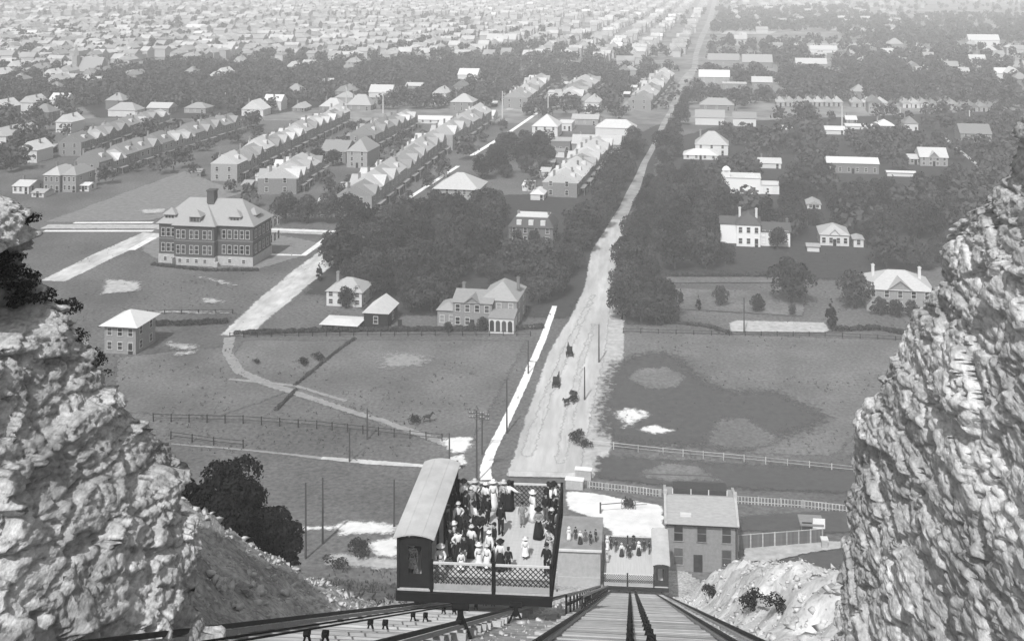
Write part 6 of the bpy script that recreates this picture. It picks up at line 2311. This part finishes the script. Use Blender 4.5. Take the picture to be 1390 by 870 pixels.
# far trees as one mass: clumps between houses, in belts and along the far road
tv_, base_q = [], []
for i in range(6):
    rs = np.random.RandomState(500 + i)
    lb_ = crown_lobes(rs, 4.6, 2.0, 7.6, 9, 'round')
    base_q.append((leaf_cloud(rs, lb_, 140, .85, .4), leaf_cloud(rs, lb_, 45, 1.45, .4)))
HX = np.array([(b, a) for a, b in cand]) if cand else np.zeros((0, 2))
PL = np.array([(a, b, abs(s), 1.0 if s > 0 else .15) for a, b, s in PLACED])
n_t = 0
BELTS = [((100, 140), (430, 136), (430, 92), (130, 102), 1.35), ((430, 132), (520, 118), (680, 105), (680, 82), (430, 92), 1.2), ((1000, 128), (1300, 128), (1300, 82), (1000, 84), 1.0), ((960, 46), (1180, 40), (1180, 12), (975, 12), 1.3),
         ((1180, 60), (1390, 60), (1390, 22), (1180, 24), 1.2), ((820, 148), (900, 140), (905, 120), (830, 115), .9), ((740, 118), (830, 118), (820, 86), (740, 92), .9), ((1300, 130), (1390, 140), (1390, 80), (1330, 84), 1.2), ((640, 125), (740, 135), (760, 170), (650, 140), .9), ((755, 160), (860, 165), (870, 140), (770, 140), 1.1),
         ((960, 245), (1390, 245), (1390, 150), (1000, 150), 1.0), ((1000, 330), (1390, 330), (1390, 240), (1000, 250), 1.0), ((25, 290), (100, 285), (95, 262), (20, 262), .6), ((320, 186), (440, 150), (420, 132), (310, 150), .9), ((230, 240), (340, 190), (320, 186), (200, 245), .45), ((105, 196), (230, 172), (310, 176), (220, 205), .9), ((-60, 240), (30, 235), (130, 160), (120, 105), (-60, 105), .8), ((270, 232), (345, 190), (400, 165), (330, 190), .9), ((505, 250), (600, 190), (640, 168), (560, 200), .7), ((395, 215), (470, 180), (440, 180), (390, 205), .7), ((560, 262), (585, 240), (640, 205), (640, 225), .6), ((40, 275), (110, 272), (210, 235), (120, 255), .6), ((190, 300), (300, 260), (360, 262), (350, 290), .25)]


def tree_at(x, y, h):
    global n_t
    q = base_q[int(RS.randint(6))][0 if y < 900 else 1] * (h / 9.5)
    a = RS.rand() * 6.28
    c, s = math.cos(a), math.sin(a)
    tv_.append(q @ np.array([[c, s, 0], [-s, c, 0], [0, 0, 1]]) + np.array([x, y, 0]))
    n_t += 1


def free(x, y, m=2.0):
    if len(PL) and np.any((np.abs(PL[:, 0] - x) < PL[:, 2] * .5 + m + 2) & (y - PL[:, 1] < PL[:, 2] * .5 + m) & (y - PL[:, 1] > -PL[:, 2] * .5 - m - 4 - .062 * y * PL[:, 3])):
        return False
    if len(HX) and np.any((np.abs(HX[:, 0] - x) < 5) & (np.abs(HX[:, 1] - y) < 6)):
        return False
    return True


for b in BELTS:
    poly, dens = b[:-1], b[-1]
    ys, xs = [p[1] for p in poly], [p[0] for p in poly]
    area = abs(sum(poly[i][0] * poly[(i + 1) % len(poly)][1] - poly[(i + 1) % len(poly)][0] * poly[i][1] for i in range(len(poly)))) / 2
    my = sum(ys) / len(ys)
    pxh = 9.5 * F_PX / (H * F_PX / (my + 45))
    n = int(min(area / (pxh * pxh * .55) * 2.2 * dens, 700))
    for i in range(n):
        for _ in range(20):
            px, py = RS.uniform(min(xs), max(xs)), RS.uniform(min(ys), max(ys))
            if in_poly(px, py, poly):
                break
        p = G(px, py)
        if abs(p[0] - road_x(p[1])) < 9 or not free(p[0], p[1]):
            continue
        if 150 < py and in_poly(px, py, [(905, 372), (1290, 370), (1300, 250), (960, 240), (905, 300)]) and any((p[0] - a) ** 2 + (p[1] - b2) ** 2 < 30 for a, b2 in SPOTS):
            continue
        tree_at(p[0], p[1], RS.uniform(6.5, 12.5))
# yard and street trees along the row houses
for a, b2, s in PLACED:
    if s < 0:
        for _ in range(3):
            x, y = a + RS.choice((-1, 1)) * RS.uniform(10, 19), b2 + RS.uniform(-6, 6)
            if RS.rand() < .75 and free(x, y, .5):
                tree_at(x, y, RS.uniform(2.5, 6.5))
# scattered
for i in range(7000):
    py = RS.uniform(-4, 150)
    px = RS.uniform(-90, 1480)
    p = G(px, py)
    x, y = p[0], p[1]
    rx = road_x(y)
    dn = float(fbm(np.array([[x / 160, y / 260, 4]]), 31, 3)[0]) + .5
    right = x > rx
    if RS.rand() > sstep(.38, .6, dn + (.1 if right else 0)) * (1.0 if right else .95):
        continue
    if abs(x - rx) < 10 or not free(x, y, 3):
        continue
    tree_at(x, y, RS.uniform(5.5, 11.5))
q = np.concatenate(tv_)
tag(link('far_woods', np_mesh('far_woods', q, np.arange(len(q)).reshape(-1, 4), m_leaff)), 'dark tree belts and scattered trees fading into haze', kind='stuff')
print('far trees', n_t, 'individual', len(SPOTS))

# weeds and tufts in the meadows
rs = np.random.RandomState(78)
wq = []
for i in range(5200):
    py, px = rs.uniform(330, 640), rs.uniform(60, 1240)
    p = G(px, py)
    if abs(p[0] - road_x(max(p[1], 172))) < 10 or fbm(np.array([[p[0] / 14, p[1] / 14, 1]]), 66, 3)[0] < -.02:
        continue
    s = rs.uniform(.12, .34)
    wq.append(leaf_cloud(rs, [(p[0], p[1], p[2] + s * .35, s)], 5, s * .5))
wq = np.concatenate(wq)
tag(link('weeds', np_mesh('weeds', wq, np.arange(len(wq)).reshape(-1, 4), M('weed leaves', .085, .5, .3, world_co=True))), kind='stuff')

# grass tufts on the slopes near the tracks
rs = np.random.RandomState(77)
q = []
for i in range(2600):
    x, y = rs.uniform(-40, -12), rs.uniform(62, 136)
    z = float(ground_z(x, y))
    for k in range(4):
        a = rs.rand() * 6.28
        l = .12 + .2 * rs.rand()
        dx, dy = math.cos(a) * .06, math.sin(a) * .06
        q += [(x - dx, y - dy, z), (x + dx, y + dy, z), (x + dx * .2 + rs.normal() * .08, y + dy * .2 + rs.normal() * .08, z + l * 1.5), (x - dx * .2, y - dy * .2, z + l)]
tag(link('grass', np_mesh('grass', q, np.arange(len(q)).reshape(-1, 4), m_dark)), kind='stuff')

# ------------------------------------------------------------------ haze: one closed box of even air round everything
hm_ = bpy.data.materials.new('haze air')
hm_.use_nodes = True
ht = hm_.node_tree
ht.nodes.clear()
pv = ht.nodes.new('ShaderNodeVolumePrincipled')
pv.inputs['Color'].default_value = (.96, .96, .96, 1)
pv.inputs['Density'].default_value = 0.00035
pv.inputs['Anisotropy'].default_value = -0.5
ho = ht.nodes.new('ShaderNodeOutputMaterial')
ht.links.new(pv.outputs[0], ho.inputs['Volume'])
zt = 96.0
hz = MB().box((0, 3000, (zt - 1.5) / 2), (11600, 8000, zt + 1.5)).obj('haze', hm_)
tag(hz, kind='stuff')
